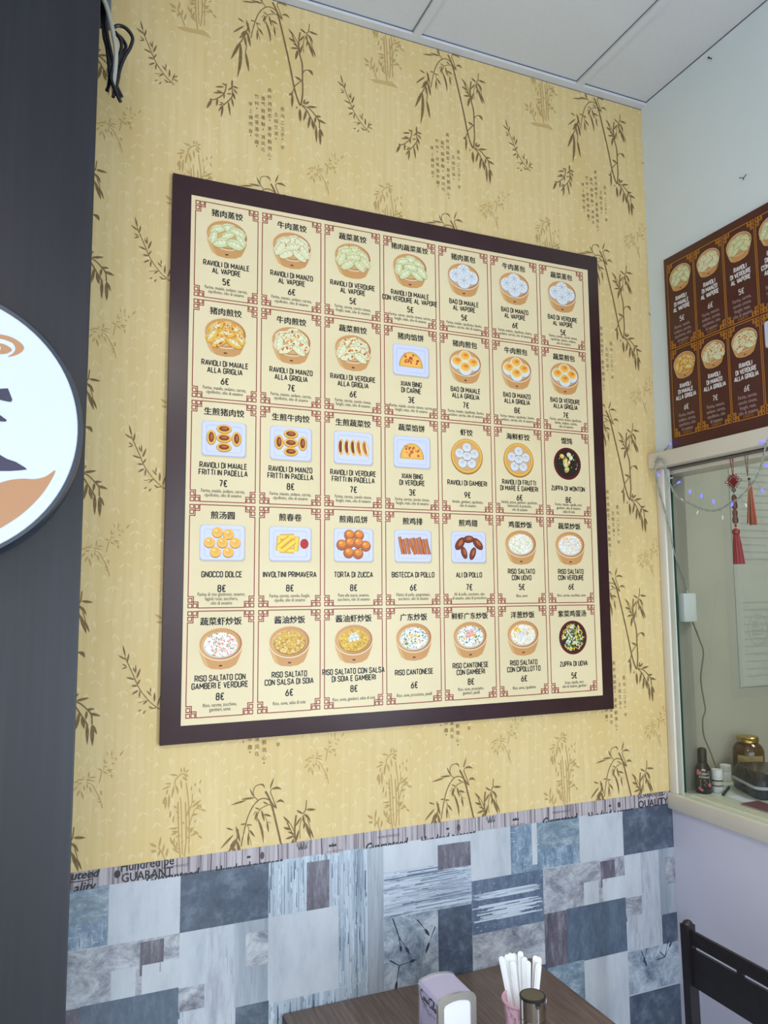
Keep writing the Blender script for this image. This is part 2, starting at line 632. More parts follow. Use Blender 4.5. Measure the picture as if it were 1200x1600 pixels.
def dish(p, kind):
    if kind in ('steam_g', 'steam_w', 'grill_y', 'grill_w', 'steam_d'):
        bowl(p, mark=kind != 'steam_d')
        if kind == 'steam_g':
            dumplings(p, 5, 'dg', 'dgs', 'dgh')
        elif kind == 'steam_w':
            dumplings(p, 5, 'dw', 'dws', 'dgh')
        elif kind == 'steam_d':
            dumplings(p, 5, 'dg', 'dgs', 'dw')
        elif kind == 'grill_y':
            dumplings(p, 5, 'gold', 'soyd', 'dw', 'or')
        else:
            dumplings(p, 5, 'dw', 'dws', 'dgh', 'or')
    elif kind in ('bao', 'bao_g', 'bao_gy'):
        bowl(p)
        tp = None if kind == 'bao' else 'or'
        for k, (x, y) in enumerate(((0, .15), (-.14, .05), (.14, .05), (0, -.04))):
            bun(p, x * 1.08, y, .122, 5 + k * 1.4, tp)
    elif kind == 'steamer':
        p.ell(0, 0, .34, .34, 'kraftd', 1, n=32)
        p.ell(0, .012, .325, .32, 'gold', 1.5, n=32)
        p.ell(0, .012, .285, .28, 'kraft', 2, n=32)
        p.ell(0, .012, .275, .27, 'kraftl', 2.5, n=32)
        for k in range(5):
            t = PI / 2 + 2 * PI * k / 5
            bun(p, .165 * math.cos(t), .01 + .165 * math.sin(t), .088, 4 + k)
        bun(p, 0, .01, .09, 10)
        p.stroke([(-.09, -.03), (-.05, -.07), (.05, -.07), (.09, -.03)], .012, 'kraftd', 12)
        p.stroke([(-.09, .05), (-.05, .09), (.05, .09), (.09, .05)], .012, 'kraftd', 12)
    elif kind in ('wonton', 'eggsoup'):
        p.ell(0, 0, .325, .325, 'lac', 1, n=32)
        p.ell(0, .005, .27, .27, 'soup', 2, n=32)
        if kind == 'wonton':
            for k in range(11):
                t, q = rnd.uniform(0, 6.28), rnd.uniform(.03, .2)
                x, y = q * math.cos(t), q * math.sin(t)
                c = rnd.choice(['dg', 'yel', 'gold', 'dw', 'dgs'])
                p.ell(x, y, rnd.uniform(.04, .07), rnd.uniform(.03, .05), c, 3 + k * .2, rnd.uniform(0, 3), n=9)
                p.ell(x + .01, y + .01, .025, .018, 'dgh', 3.1 + k * .2, rnd.uniform(0, 3), n=8)
            grains(p, 6, ['wh', 'green'], 24, 0, 0, .24, .24, .01, 1)
        else:
            grains(p, 3, ['yel', 'dg', 'soy', 'dw', 'green', 'soup'], 260, 0, 0, .25, .25, .03, .4)
            grains(p, 5, ['soup', 'green', 'wh'], 70, 0, .02, .2, .2, .028, .55)
    elif kind.startswith('rice'):
        bowl(p)
        base = {'rice_soy': 'soy', 'rice_soyshrimp': 'soy'}.get(kind, 'rice')
        sh = 'soyd' if base == 'soy' else 'ricesh'
        p.ell(0, .03, .245, .165, sh, 5, n=24)
        p.ell(0, .05, .235, .165, base, 5.5, n=24)
        cols = {'rice_soy': ['soy', 'gold', 'soyd', 'dw'], 'rice_soyshrimp': ['soy', 'gold', 'soyd', 'yel'],
                'rice_egg': ['rice', 'wh', 'yel', 'ricesh', 'dg'], 'rice_veg': ['rice', 'wh', 'ricesh', 'orl', 'wh'],
                'rice_shrimpveg': ['rice', 'wh', 'pink', 'ricesh', 'green'], 'rice_canton': ['rice', 'wh', 'ricesh', 'green', 'whs'],
                'rice_cantonshrimp': ['rice', 'wh', 'whs', 'green', 'ricesh'], 'rice_onion': ['rice', 'wh', 'yel', 'gold']}[kind]
        grains(p, 6, cols, 230, 0, .05, .235, .165, .017)
        if kind in ('rice_shrimpveg', 'rice_veg'):
            for k in range(14):
                x, y, t = rnd.uniform(-.14, .14), rnd.uniform(-.04, .14), rnd.uniform(-1.2, 1.2)
                p.stroke([(x, y), (x + .08 * math.cos(t), y + .08 * math.sin(t))], .012,
                         'pink' if kind == 'rice_shrimpveg' else rnd.choice(['wh', 'orl']), 7.2)
        if kind in ('rice_canton', 'rice_cantonshrimp'):
            for k in range(10):
                p.ell(rnd.uniform(-.17, .17), rnd.uniform(-.06, .16), .014, .014, 'green', 7.3, n=8)
                p.ell(rnd.uniform(-.17, .17), rnd.uniform(-.06, .1), .025, .016, rnd.choice(['yel', 'orl']), 7.2, rnd.uniform(0, 3), n=7)
        if kind in ('rice_soyshrimp', 'rice_cantonshrimp'):
            c = 'wh' if kind == 'rice_soyshrimp' else 'pink'
            for x, y in ((-.04, .12), (.03, .13), (0, .07), (-.06, .06), (.06, .08)):
                p.ell(x, y, .04, .028, c, 7.5, rnd.uniform(0, 3), n=10)
                p.stroke([(x - .03, y), (x, y + .015), (x + .03, y)], .008, 'whs' if c == 'wh' else 'wh', 7.8)
        if kind == 'rice_onion':
            for k in range(7):
                x, y = rnd.uniform(-.14, .12), rnd.uniform(.06, .15)
                p.ell(x, y, .05, .022, rnd.choice(['yel', 'gold']), 7.3, rnd.uniform(-.6, .6), n=9)
            for k in range(5):
                p.ell(rnd.uniform(-.1, .12), rnd.uniform(-.05, .08), .05, .028, 'wh', 7.4, rnd.uniform(0, 3), n=9)
    else:
        plate(p)
        plated = p
        p = Print()
        if kind in ('fried', 'fried_b'):
            for x, y, r in ((0, .12, 0), (-.15, .01, 1.57), (.15, .01, 1.57), (0, .01, 0), (0, -.10, 0)):
                p.ell(x, y - .005, .092, .058, 'soyd', 4, r)
                p.ell(x, y, .088, .052, 'gold', 4.4, r)
                p.ell(x, y, .062, .032, 'brn', 4.8, r)
                p.ell(x + .005, y + .006, .035, .014, 'brnl', 5.1, r)
        elif kind == 'fried_row':
            for k in range(5):
                x = -.18 + .09 * k
                p.ell(x, 0, .045, .115, 'gold', 4 + k * .6, .05 * k)
                p.ell(x - .008, .005, .026, .085, 'brnl' if k > 2 else 'brn', 4.3 + k * .6, .05 * k)
                p.ell(x + .022, 0, .012, .08, 'dw', 4.4 + k * .6, .05 * k)
        elif kind == 'xian':
            pts = [(-.2, -.11)] + [(.2 * math.cos(PI - PI * k / 16), -.10 + .235 * math.sin(PI * k / 16)) for k in range(17)] + [(.2, -.11)]
            p.poly([(x * 1.05, y * 1.04) for x, y in pts], 'soyd', 4)
            p.poly(pts, 'gold', 4.4)
            p.poly([(x * .82, y * .78 - .006) for x, y in pts], 'orl', 4.8)
            for k in range(20):
                x, y = rnd.uniform(-.12, .12), rnd.uniform(-.06, .09)
                p.ell(x, y, rnd.uniform(.012, .035), rnd.uniform(.01, .022), rnd.choice(['or', 'brnl', 'tomato']), 5 + k * .03, rnd.uniform(0, 3), n=8)
        elif kind == 'gnocco':
            for x, y in ((-.06, .12), (.07, .10), (-.15, .0), (0, 0), (.15, 0), (-.08, -.11), (.07, -.11)):
                p.ell(x, y - .006, .066, .066, 'soyd', 4)
                p.ell(x, y, .063, .061, 'orl', 4.4)
                p.ell(x, y + .008, .038, .036, 'gold', 4.8)
                p.ell(x - .015, y + .02, .016, .01, 'dw', 5)
        elif kind == 'rolls':
            for k, (x, y, r) in enumerate(((-.17, 0, 1.5), (.09, 0, 1.5), (-.05, .10, .05), (-.05, -.10, -.05), (-.09, .02, .7), (-.02, -.03, .7))):
                ca, sa = math.cos(r), math.sin(r)
                for sc, c, dl in ((1, 'soyd', 0), (.9, 'gold', .3), (.45, 'yel', .6)):
                    q = [(x + ca * a * .11 - sa * b * .042 * sc, y + sa * a * .11 * (1 if sc > .5 else .9) + ca * b * .042 * sc)
                         for a, b in ((-1, -1), (1, -1), (1, 1), (-1, 1))]
                    p.poly(q, c, 4 + k + dl)
            p.ell(.215, 0, .075, .085, 'wh', 11)
            p.ell(.215, 0, .066, .076, 'tomato', 11.4)
        elif kind == 'torta':
            for x, y in ((-.06, .13), (.07, .13), (-.165, 0), (.165, -.01), (-.055, .03), (.06, .03), (-.07, -.10), (.06, -.11)):
                p.ell(x, y - .006, .074, .072, 'brn', 4)
                p.ell(x, y, .07, .066, 'brnl', 4.3)
                p.ell(x + .006, y + .012, .05, .042, 'or', 4.7)
                p.ell(x - .012, y + .022, .022, .015, 'gold', 5)
        elif kind == 'strips':
            for k in range(9):
                x = -.19 + .047 * k
                s = rnd.uniform(-.02, .05)
                q = [(x, .10 + rnd.uniform(-.02, .02)), (x + .02, 0), (x + .05 + s, -.11)]
                p.stroke(q, .042, 'brn', 4 + k * .4)
                p.stroke(q, .030, 'brnl', 4.2 + k * .4)
                p.stroke([(a - .006, b) for a, b in q], .009, 'or', 4.3 + k * .4)
        elif kind == 'wings':
            for k, (x, y, r, a, b) in enumerate(((-.07, -.08, 1.9, .085, .045), (.06, -.09, 1.2, .09, .045), (-.13, .04, .9, .1, .058),
                                                 (.14, .04, -.8, .1, .055), (0, .10, .1, .085, .05))):
                p.ell(x, y, a, b, 'brnd', 4 + k, r)
                p.ell(x, y + .004, a * .9, b * .85, 'brn', 4.3 + k, r)
                p.ell(x + .01, y + .012, a * .5, b * .4, 'brnl', 4.6 + k, r)
        sc = {'xian': 1.0, 'rolls': 1.0, 'fried_row': 1.12, 'torta': 1.18}.get(kind, 1.22)
        shift(plated, p, 0, .005, sc)


SESAME = 'olio di sesamo'
I_M = lambda a: ['Farina, %s, sedano, carota,' % a, 'cipollotto, ' + SESAME]
I_V = ['Farina, carota, cavolo cinese,', 'funghi, mais, ' + SESAME]
I_B = lambda a: ['Farina, %s, cipollotto, lievito,' % a, 'sedano, carota, ' + SESAME]
I_BV = ['Farina, cavolo, cavolo cinese,', 'cipollotto, lievito, sedano,', SESAME]
MENU = [
    [('猪肉蒸饺', ['RAVIOLI DI MAIALE', 'AL VAPORE'], '5€', I_M('maiale'), 'steam_g'),
     ('牛肉蒸饺', ['RAVIOLI DI MANZO', 'AL VAPORE'], '6€', I_M('manzo'), 'steam_w'),
     ('蔬菜蒸饺', ['RAVIOLI DI VERDURE', 'AL VAPORE'], '5€', I_V, 'steam_d'),
     ('猪肉蔬菜蒸饺', ['RAVIOLI DI MAIALE', 'CON VERDURE AL VAPORE'], '5€', ['Farina, carne, cavolo cinese, carota,', 'funghi, mais, ' + SESAME], 'steam_g'),
     ('猪肉蒸包', ['BAO DI MAIALE', 'AL VAPORE'], '5€', I_B('maiale'), 'bao'),
     ('牛肉蒸包', ['BAO DI MANZO', 'AL VAPORE'], '6€', I_B('manzo'), 'bao'),
     ('蔬菜蒸包', ['BAO DI VERDURE', 'AL VAPORE'], '5€', I_BV, 'bao')],
    [('猪肉煎饺', ['RAVIOLI DI MAIALE', 'ALLA GRIGLIA'], '6€', I_M('maiale'), 'grill_y'),
     ('牛肉煎饺', ['RAVIOLI DI MANZO', 'ALLA GRIGLIA'], '7€', I_M('manzo'), 'grill_w'),
     ('蔬菜煎饺', ['RAVIOLI DI VERDURE', 'ALLA GRIGLIA'], '6€', I_V, 'grill_w'),
     ('猪肉馅饼', ['XIAN BING', 'DI CARNE'], '3€', ['Farina, maiale, cavolo cinese, carota,', 'funghi, mais, ' + SESAME], 'xian'),
     ('猪肉煎包', ['BAO DI MAIALE', 'ALLA GRIGLIA'], '7€', I_B('maiale'), 'bao_gy'),
     ('牛肉煎包', ['BAO DI MANZO', 'ALLA GRIGLIA'], '8€', I_B('manzo'), 'bao_g'),
     ('蔬菜煎包', ['BAO DI VERDURE', 'ALLA GRIGLIA'], '7€', ['Farina, cavolo cinese, cipollotto,', 'lievito, sedano, carota,', SESAME], 'bao_g')],
    [('生煎猪肉饺', ['RAVIOLI DI MAIALE', 'FRITTI IN PADELLA'], '7€', I_M('maiale'), 'fried'),
     ('生煎牛肉饺', ['RAVIOLI DI MANZO', 'FRITTI IN PADELLA'], '8€', I_M('manzo'), 'fried_b'),
     ('生煎蔬菜饺', ['RAVIOLI DI VERDURE', 'FRITTI IN PADELLA'], '7€', I_V, 'fried_row'),
     ('蔬菜馅饼', ['XIAN BING', 'DI VERDURE'], '3€', I_V, 'xian'),
     ('虾饺', ['RAVIOLI DI GAMBERI'], '9€', ['Amido, gamberi, cipollotto,', SESAME], 'steamer'),
     ('海鲜虾饺', ['RAVIOLI DI FRUTTI', 'DI MARE E GAMBERI'], '6€', ['Amido, pesce, gamberi, cipollotto,', 'bastoncini di granchio,', SESAME], 'steamer'),
     ('馄饨', ['ZUPPA DI WONTON'], '8€', ['Farina, maiale, cipolla, nori,', 'gamberi, olio di sesamo,', 'salsa di soia'], 'wonton')],
    [('煎汤圆', ['GNOCCO DOLCE'], '8€', ['Farina di riso glutinoso, sesamo,', 'fagioli rossi, zucchero,', SESAME], 'gnocco'),
     ('煎春卷', ['INVOLTINI PRIMAVERA'], '8€', ['Farina, carote, cavolo, funghi,', 'cipolle, ' + SESAME], 'rolls'),
     ('煎南瓜饼', ['TORTA DI ZUCCA'], '8€', ['Pane alla zucca, sesamo,', 'zucchero, ' + SESAME], 'torta'),
     ('煎鸡排', ['BISTECCA DI POLLO'], '6€', ['Filetto di pollo, pangrattato,', 'zucchero, ' + SESAME], 'strips'),
     ('煎鸡翅', ['ALI DI POLLO'], '7€', ['Ali di pollo, zucchero, olio', 'di sesamo, salsa di pomodoro'], 'wings'),
     ('鸡蛋炒饭', ['RISO SALTATO', 'CON UOVO'], '5€', ['Riso, uovo'], 'rice_egg'),
     ('蔬菜炒饭', ['RISO SALTATO', 'CON VERDURE'], '6€', ['Riso, carote, zucchine, uova'], 'rice_veg')],
    [('蔬菜虾炒饭', ['RISO SALTATO CON', 'GAMBERI E VERDURE'], '8€', ['Riso, carote, zucchine,', 'gamberi, uova'], 'rice_shrimpveg'),
     ('酱油炒饭', ['RISO SALTATO', 'CON SALSA DI SOIA'], '6€', ['Riso, uova, salsa di soia'], 'rice_soy'),
     ('酱油虾炒饭', ['RISO SALTATO CON SALSA', 'DI SOIA E GAMBERI'], '8€', ['Riso, uova, gamberi, salsa di soia'], 'rice_soyshrimp'),
     ('广东炒饭', ['RISO CANTONESE'], '6€', ['Riso, uova, prosciutto, piselli'], 'rice_canton'),
     ('鲜虾广东炒饭', ['RISO CANTONESE', 'CON GAMBERI'], '8€', ['Riso, uova, prosciutto,', 'gamberi, piselli'], 'rice_cantonshrimp'),
     ('洋葱炒饭', ['RISO SALTATO', 'CON CIPOLLOTTO'], '6€', ['Riso, uova, cipollotto'], 'rice_onion'),
     ('紫菜鸡蛋汤', ['ZUPPA DI UOVA'], '5€', ['Uova, cipolla, nori,', 'olio di sesamo, gamberi'], 'eggsoup')],
]

LATIN_SX = 0.68 / ((glyphs('RAVIOLI DI MAIALE')[3] - glyphs('RAVIOLI DI MAIALE')[2]) * (.085 / CAP))
SMALL_SX = 0.70 / ((glyphs('Farina, maiale, sedano, carota,')[3] - glyphs('Farina, maiale, sedano, carota,')[2]) * (.052 / CAP))


def fret_border(p, w, h, c, sq=.052, t=.013, L=0.5):
    """red line border with knotted squares in the corners; (0,0) top-left, y down negative"""
    for fx, fy in ((0, 0), (1, 0), (0, 1), (1, 1)):
        sx, sy = (1 if fx == 0 else -1), (-1 if fy == 0 else 1)
        x0, y0 = fx * w, -fy * h

        def q(a, b):
            return (x0 + sx * a, y0 + sy * b)
        k = sq / .052
        for a, b in ((0, 0), (.069 * k, 0), (0, .077 * k)):
            p.stroke([q(a, b), q(a + sq, b), q(a + sq, b + sq), q(a, b + sq)], t, c, L, closed=True)
        p.stroke([q(.137 * k, -.004), q(.137 * k, .080 * k), q(.05 * k, .080 * k)], t, c, L + .1)
        p.stroke([q(-.002, .155 * k), q(.073 * k, .155 * k), q(.073 * k, .05 * k)], t, c, L + .2)
    o1, o2 = .137 * sq / .052, .155 * sq / .052
    for y in (.004, -h - .004):
        p.stroke([(o1 - t / 2, y), (w - o1 + t / 2, y)], t, c, L)
    for x in (-.002, w + .002):
        p.stroke([(x, -o2 + t / 2), (x, -h + o2 - t / 2)], t, c, L)


def shift(p, q, dx, dy, s=1.0, dl=0.0):
    for vs, fs, c, layer in q.items:
        p.items.append(([(x * s + dx, y * s + dy) for x, y in vs], fs, c, layer + dl))


def menu_entry(e):
    zh, name, price, ing, kind = e
    w, h = .9289, 1.4523
    p = Print()
    fret_border(p, w, h, 'red')
    m = w / 2
    zs = .118 if len(zh) < 6 else .112
    v, f, x0, x1 = glyphs(zh)
    y0, y1 = yrange(zh)
    p.text(zh, m, -.14, zs, 'ink', .6, bold=.034, vcenter=(y0 + y1) / 2)
    d = Print()
    dish(d, kind)
    is_plate = kind in ('fried', 'fried_b', 'fried_row', 'xian', 'gnocco', 'rolls', 'torta', 'strips', 'wings')
    rnd_dish = kind in ('steamer', 'wonton', 'eggsoup')
    shift(p, d, m, -.535 if is_plate else (-.545 if rnd_dish else -.515), .88 if rnd_dish else 1.0)
    if len(name) == 2:
        ys = [-.925, -1.03]
    else:
        ys = [-.985]
    for s, y in zip(name, ys):
        caps(p, s, m, y, .090, 'ink', .6, sx=1.0)
    caps(p, price, m, -1.185, .104, 'ink', .6, sx=1.0)
    yy = {1: -1.33, 2: -1.295, 3: -1.265}[len(ing)]
    for k, s in enumerate(ing):
        p.text(s, m, yy - k * .062, .048 / CAP, 'soft', .6, sx=SMALL_SX * .97, bold=.012)
    return p


# ------------------------------------------------------------------ traced wallpaper, sign and cable lines
DARK = [('s',[(1.303,3.244),(1.233,3.338),(1.149,3.383),(1.067,3.373),(0.986,3.299),(0.919,3.177),(0.88,3.052),(0.842,2.889),(0.823,2.776)],0.0155),('s',[(1.3,3.291),(1.32,3.229)],0.0155),('s',[(1.301,3.515),(1.252,3.5),(1.232,3.463),(1.267,3.373),(1.303,3.277)],0.0127),('s',[(1.046,3.375),(0.998,3.428),(0.986,3.495),(1.01,3.558),(1.065,3.581)],0.0111),('s',[(1.303,3.238),(1.247,3.281),(1.192,3.287),(1.123,3.264),(1.082,3.236),(1.042,3.15),(1.036,3.085)],0.0113),('l',(1.005,3.408),(0.808,3.407),0.0469,0),('l',(0.889,3.388),(0.668,3.345),0.0413,0),('l',(0.991,3.423),(0.928,3.547),0.0331,0),('l',(1.058,3.582),(1.151,3.515),0.0416,0.25),('l',(1.222,3.504),(1.279,3.657),0.0391,0),('l',(1.252,3.498),(1.397,3.479),0.0591,0.15),('l',(1.312,3.309),(1.439,3.289),0.0596,0.25),('l',(1.122,3.339),(1.205,3.295),0.0391,0),('l',(1.082,3.24),(1.006,3.274),0.0305,0),('l',(1.027,3.229),(0.976,3.164),0.0194,0),('l',(1.044,3.221),(1.008,3.099),0.0469,0),('l',(1.103,3.234),(1.148,3.065),0.05,0),('l',(1.138,3.171),(1.249,3.128),0.05,0),('s',[(1.145,3.164),(1.187,3.067),(1.242,3.041)],0.0069),('l',(1.184,3.068),(1.209,2.911),0.0476,0),('l',(1.042,3.137),(1.135,2.774),0.0579,0.06),('l',(0.88,3.071),(0.806,3.067),0.0329,0),('l',(0.893,3.057),(0.978,3.04),0.0329,0),('s',[(0.9,3.05),(0.928,2.982),(0.924,2.776)],0.0082),('l',(0.935,2.981),(1.015,2.874),0.0493,0),('l',(0.924,2.943),(0.917,2.77),0.0469,0),('s',[(0.936,2.89),(0.964,2.771)],0.0069),('l',(0.613,3.046),(0.713,3.005),0.0402,0),('l',(0.714,2.946),(0.535,2.778),0.0486,0),('l',(0.746,3.055),(0.809,2.823),0.0594,0),('s',[(1.618,2.778),(1.572,2.903),(1.522,3.001)],0.0115),('l',(1.522,2.995),(1.416,3.109),0.0515,0),('l',(1.587,2.842),(1.484,2.89),0.0429,0),('s',[(1.707,3.112),(1.749,3.161),(1.763,3.293)],0.0145),('l',(1.757,3.163),(1.909,3.146),0.0609,0),('l',(1.707,3.112),(1.611,3.17),0.0522,0),('l',(1.685,3.068),(1.591,2.94),0.0464,0),('l',(1.707,3.099),(1.736,2.956),0.0493,0),('l',(1.714,3.112),(1.826,2.972),0.0609,0.1),('s',[(1.779,3.024),(1.812,2.927),(1.815,2.86)],0.0102),('l',(1.815,2.913),(1.794,2.822),0.0438,0),('l',(1.812,2.9),(1.873,2.746),0.0438,0),('s',[(1.7,3.047),(1.665,2.945),(1.67,2.772)],0.0102),('s',[(1.157,3.479),(1.243,3.304),(1.354,2.882),(1.446,2.492),(1.519,2.135),(1.585,1.927),(1.623,1.861)],0.0291),('s',[(0.778,3.008),(0.757,2.872),(0.668,2.664)],0.0182),('s',[(1.61,3.101),(1.59,2.925),(1.602,2.739),(1.649,2.562),(1.653,2.299),(1.658,2.075),(1.63,1.872)],0.0255),('s',[(1.583,2.791),(1.477,3.018)],0.0168),('s',[(1.519,2.154),(1.643,2.297)],0.0167),('s',[(1.519,2.126),(1.477,2.013),(1.486,1.978)],0.0145),('l',(0.757,2.882),(0.66,2.782),0.0603,0),('l',(0.766,2.847),(0.634,2.716),0.0643,0),('l',(0.668,2.683),(0.515,2.332),0.0797,0),('l',(0.658,2.662),(0.617,2.056),0.0917,0.04),('s',[(0.736,2.756),(0.753,2.613),(0.738,2.517)],0.014),('l',(0.738,2.526),(0.799,2.201),0.0761,0),('l',(0.766,2.856),(0.817,2.614),0.0767,0),('l',(0.726,2.772),(0.744,2.619),0.0602,0),('l',(1.604,2.73),(1.652,2.903),0.0589,0),('l',(1.573,2.788),(1.535,2.608),0.0759,0),('l',(1.574,2.817),(1.452,2.791),0.0548,0),('l',(1.535,2.911),(1.42,2.956),0.0632,0),('l',(1.75,2.986),(1.836,2.732),0.0767,0),('l',(1.74,3.002),(1.721,2.893),0.0554,0),('s',[(1.656,2.413),(1.687,2.468),(1.749,2.502)],0.0147),('l',(1.733,2.498),(1.825,2.42),0.0845,0.2),('l',(1.633,2.29),(1.527,2.328),0.063,0),('l',(1.497,2.046),(1.43,1.984),0.054,0),('l',(1.491,2.026),(1.486,1.783),0.0706,0),('l',(1.674,1.892),(1.691,1.989),0.0544,0),('l',(1.691,1.899),(1.767,1.965),0.0628,0),('l',(1.735,1.868),(1.898,1.902),0.0628,0),('l',(1.612,1.803),(1.623,1.582),0.0874,0),('l',(1.723,1.809),(1.672,1.611),0.067,0),('l',(1.573,1.831),(1.548,1.788),0.0331,0),('s',[(1.644,1.875),(1.733,1.793),(1.811,1.67),(1.889,1.547)],0.0208),('l',(1.782,1.729),(1.746,1.501),0.0756,0),('l',(1.811,1.67),(1.848,1.501),0.084,0),('l',(1.88,1.582),(1.889,1.295),0.0718,0),('l',(1.941,1.558),(1.954,1.271),0.0843,0),('l',(1.941,1.558),(2.005,1.422),0.0633,0),('s',[(1.644,1.875),(1.774,1.84),(1.874,1.75),(1.929,1.678),(1.941,1.558)],0.0188),('l',(1.864,1.747),(1.972,1.753),0.0592,0),('l',(1.903,1.7),(2.046,1.656),0.0679,0),('l',(1.873,1.731),(1.86,1.616),0.0594,0),('s',[(0.545,1.993),(0.543,1.848),(0.538,1.72),(0.408,1.555)],0.0176),('l',(0.543,1.857),(0.53,1.999),0.0391,0),('l',(0.547,1.903),(0.642,1.889),0.055,0),('l',(0.543,1.884),(0.477,1.814),0.0432,0),('l',(0.558,1.86),(0.627,1.795),0.055,0),('l',(0.533,1.773),(0.457,1.755),0.0351,0),('l',(0.552,1.805),(0.592,1.687),0.0585,0),('l',(0.537,1.702),(0.568,1.564),0.0546,0),('l',(0.484,1.644),(0.522,1.41),0.0543,0),('l',(0.408,1.555),(0.383,1.358),0.054,0),('l',(0.399,1.553),(0.338,1.44),0.0463,0),('l',(0.408,1.573),(0.333,1.538),0.0349,0),('l',(0.418,1.584),(0.356,1.597),0.0347,0),('s',[(0.453,1.917),(0.429,1.767),(0.316,1.641),(0.214,1.591)],0.0176),('l',(0.453,1.89),(0.384,1.909),0.0427,0),('l',(0.421,1.855),(0.281,1.825),0.0544,0),('l',(0.392,1.758),(0.308,1.774),0.0463,0),('l',(0.42,1.764),(0.252,1.72),0.0505,0),('l',(0.42,1.764),(0.422,1.657),0.0466,0),('l',(0.325,1.643),(0.311,1.515),0.0579,0),('l',(0.241,1.606),(0.163,1.445),0.0768,0),('l',(0.242,1.615),(0.201,1.606),0.0344,0),('s',[(-0.781,2.411),(-0.736,2.317),(-0.66,2.15),(-0.584,1.983),(-0.458,1.816),(-0.352,1.723)],0.0113),('l',(-0.772,2.414),(-0.812,2.571),0.0372,0),('l',(-0.768,2.375),(-0.869,2.439),0.0375,0),('l',(-0.749,2.34),(-0.728,2.461),0.04,0),('l',(-0.754,2.285),(-0.814,2.323),0.03,0),('l',(-0.747,2.28),(-0.819,2.252),0.0323,0),('l',(-0.649,2.207),(-0.678,2.28),0.0275,0),('l',(-0.637,2.184),(-0.64,2.307),0.0302,0),('l',(-0.623,2.12),(-0.575,2.255),0.0475,0),('l',(-0.647,2.107),(-0.758,2.142),0.0449,0),('l',(-0.615,2.035),(-0.572,2.11),0.0374,0),('l',(-0.609,2.023),(-0.693,2.026),0.0427,0),('l',(-0.595,1.966),(-0.681,1.909),0.0424,0),('l',(-0.577,1.958),(-0.583,1.856),0.0377,0),('l',(-0.423,1.879),(-0.492,1.955),0.0329,0),('l',(-0.436,1.916),(-0.44,1.996),0.0279,0),('l',(-0.385,1.795),(-0.385,1.924),0.0458,0),('s',[(-0.458,1.816),(-0.489,1.818),(-0.591,1.8)],0.0075),('l',(-0.477,1.817),(-0.536,1.768),0.0329,0),('l',(-0.347,1.738),(-0.307,1.884),0.0306,0),('l',(-0.324,1.812),(-0.26,1.849),0.0306,0),('l',(-0.323,1.785),(-0.258,1.755),0.0306,0),('l',(-0.407,1.715),(-0.463,1.74),0.0329,0),('l',(-0.553,1.709),(-0.595,1.678),0.0301,0),('l',(-0.493,1.693),(-0.535,1.642),0.0301,0),('l',(-0.352,1.723),(-0.441,1.701),0.0278,0),('l',(-0.352,1.716),(-0.306,1.695),0.0278,0)]
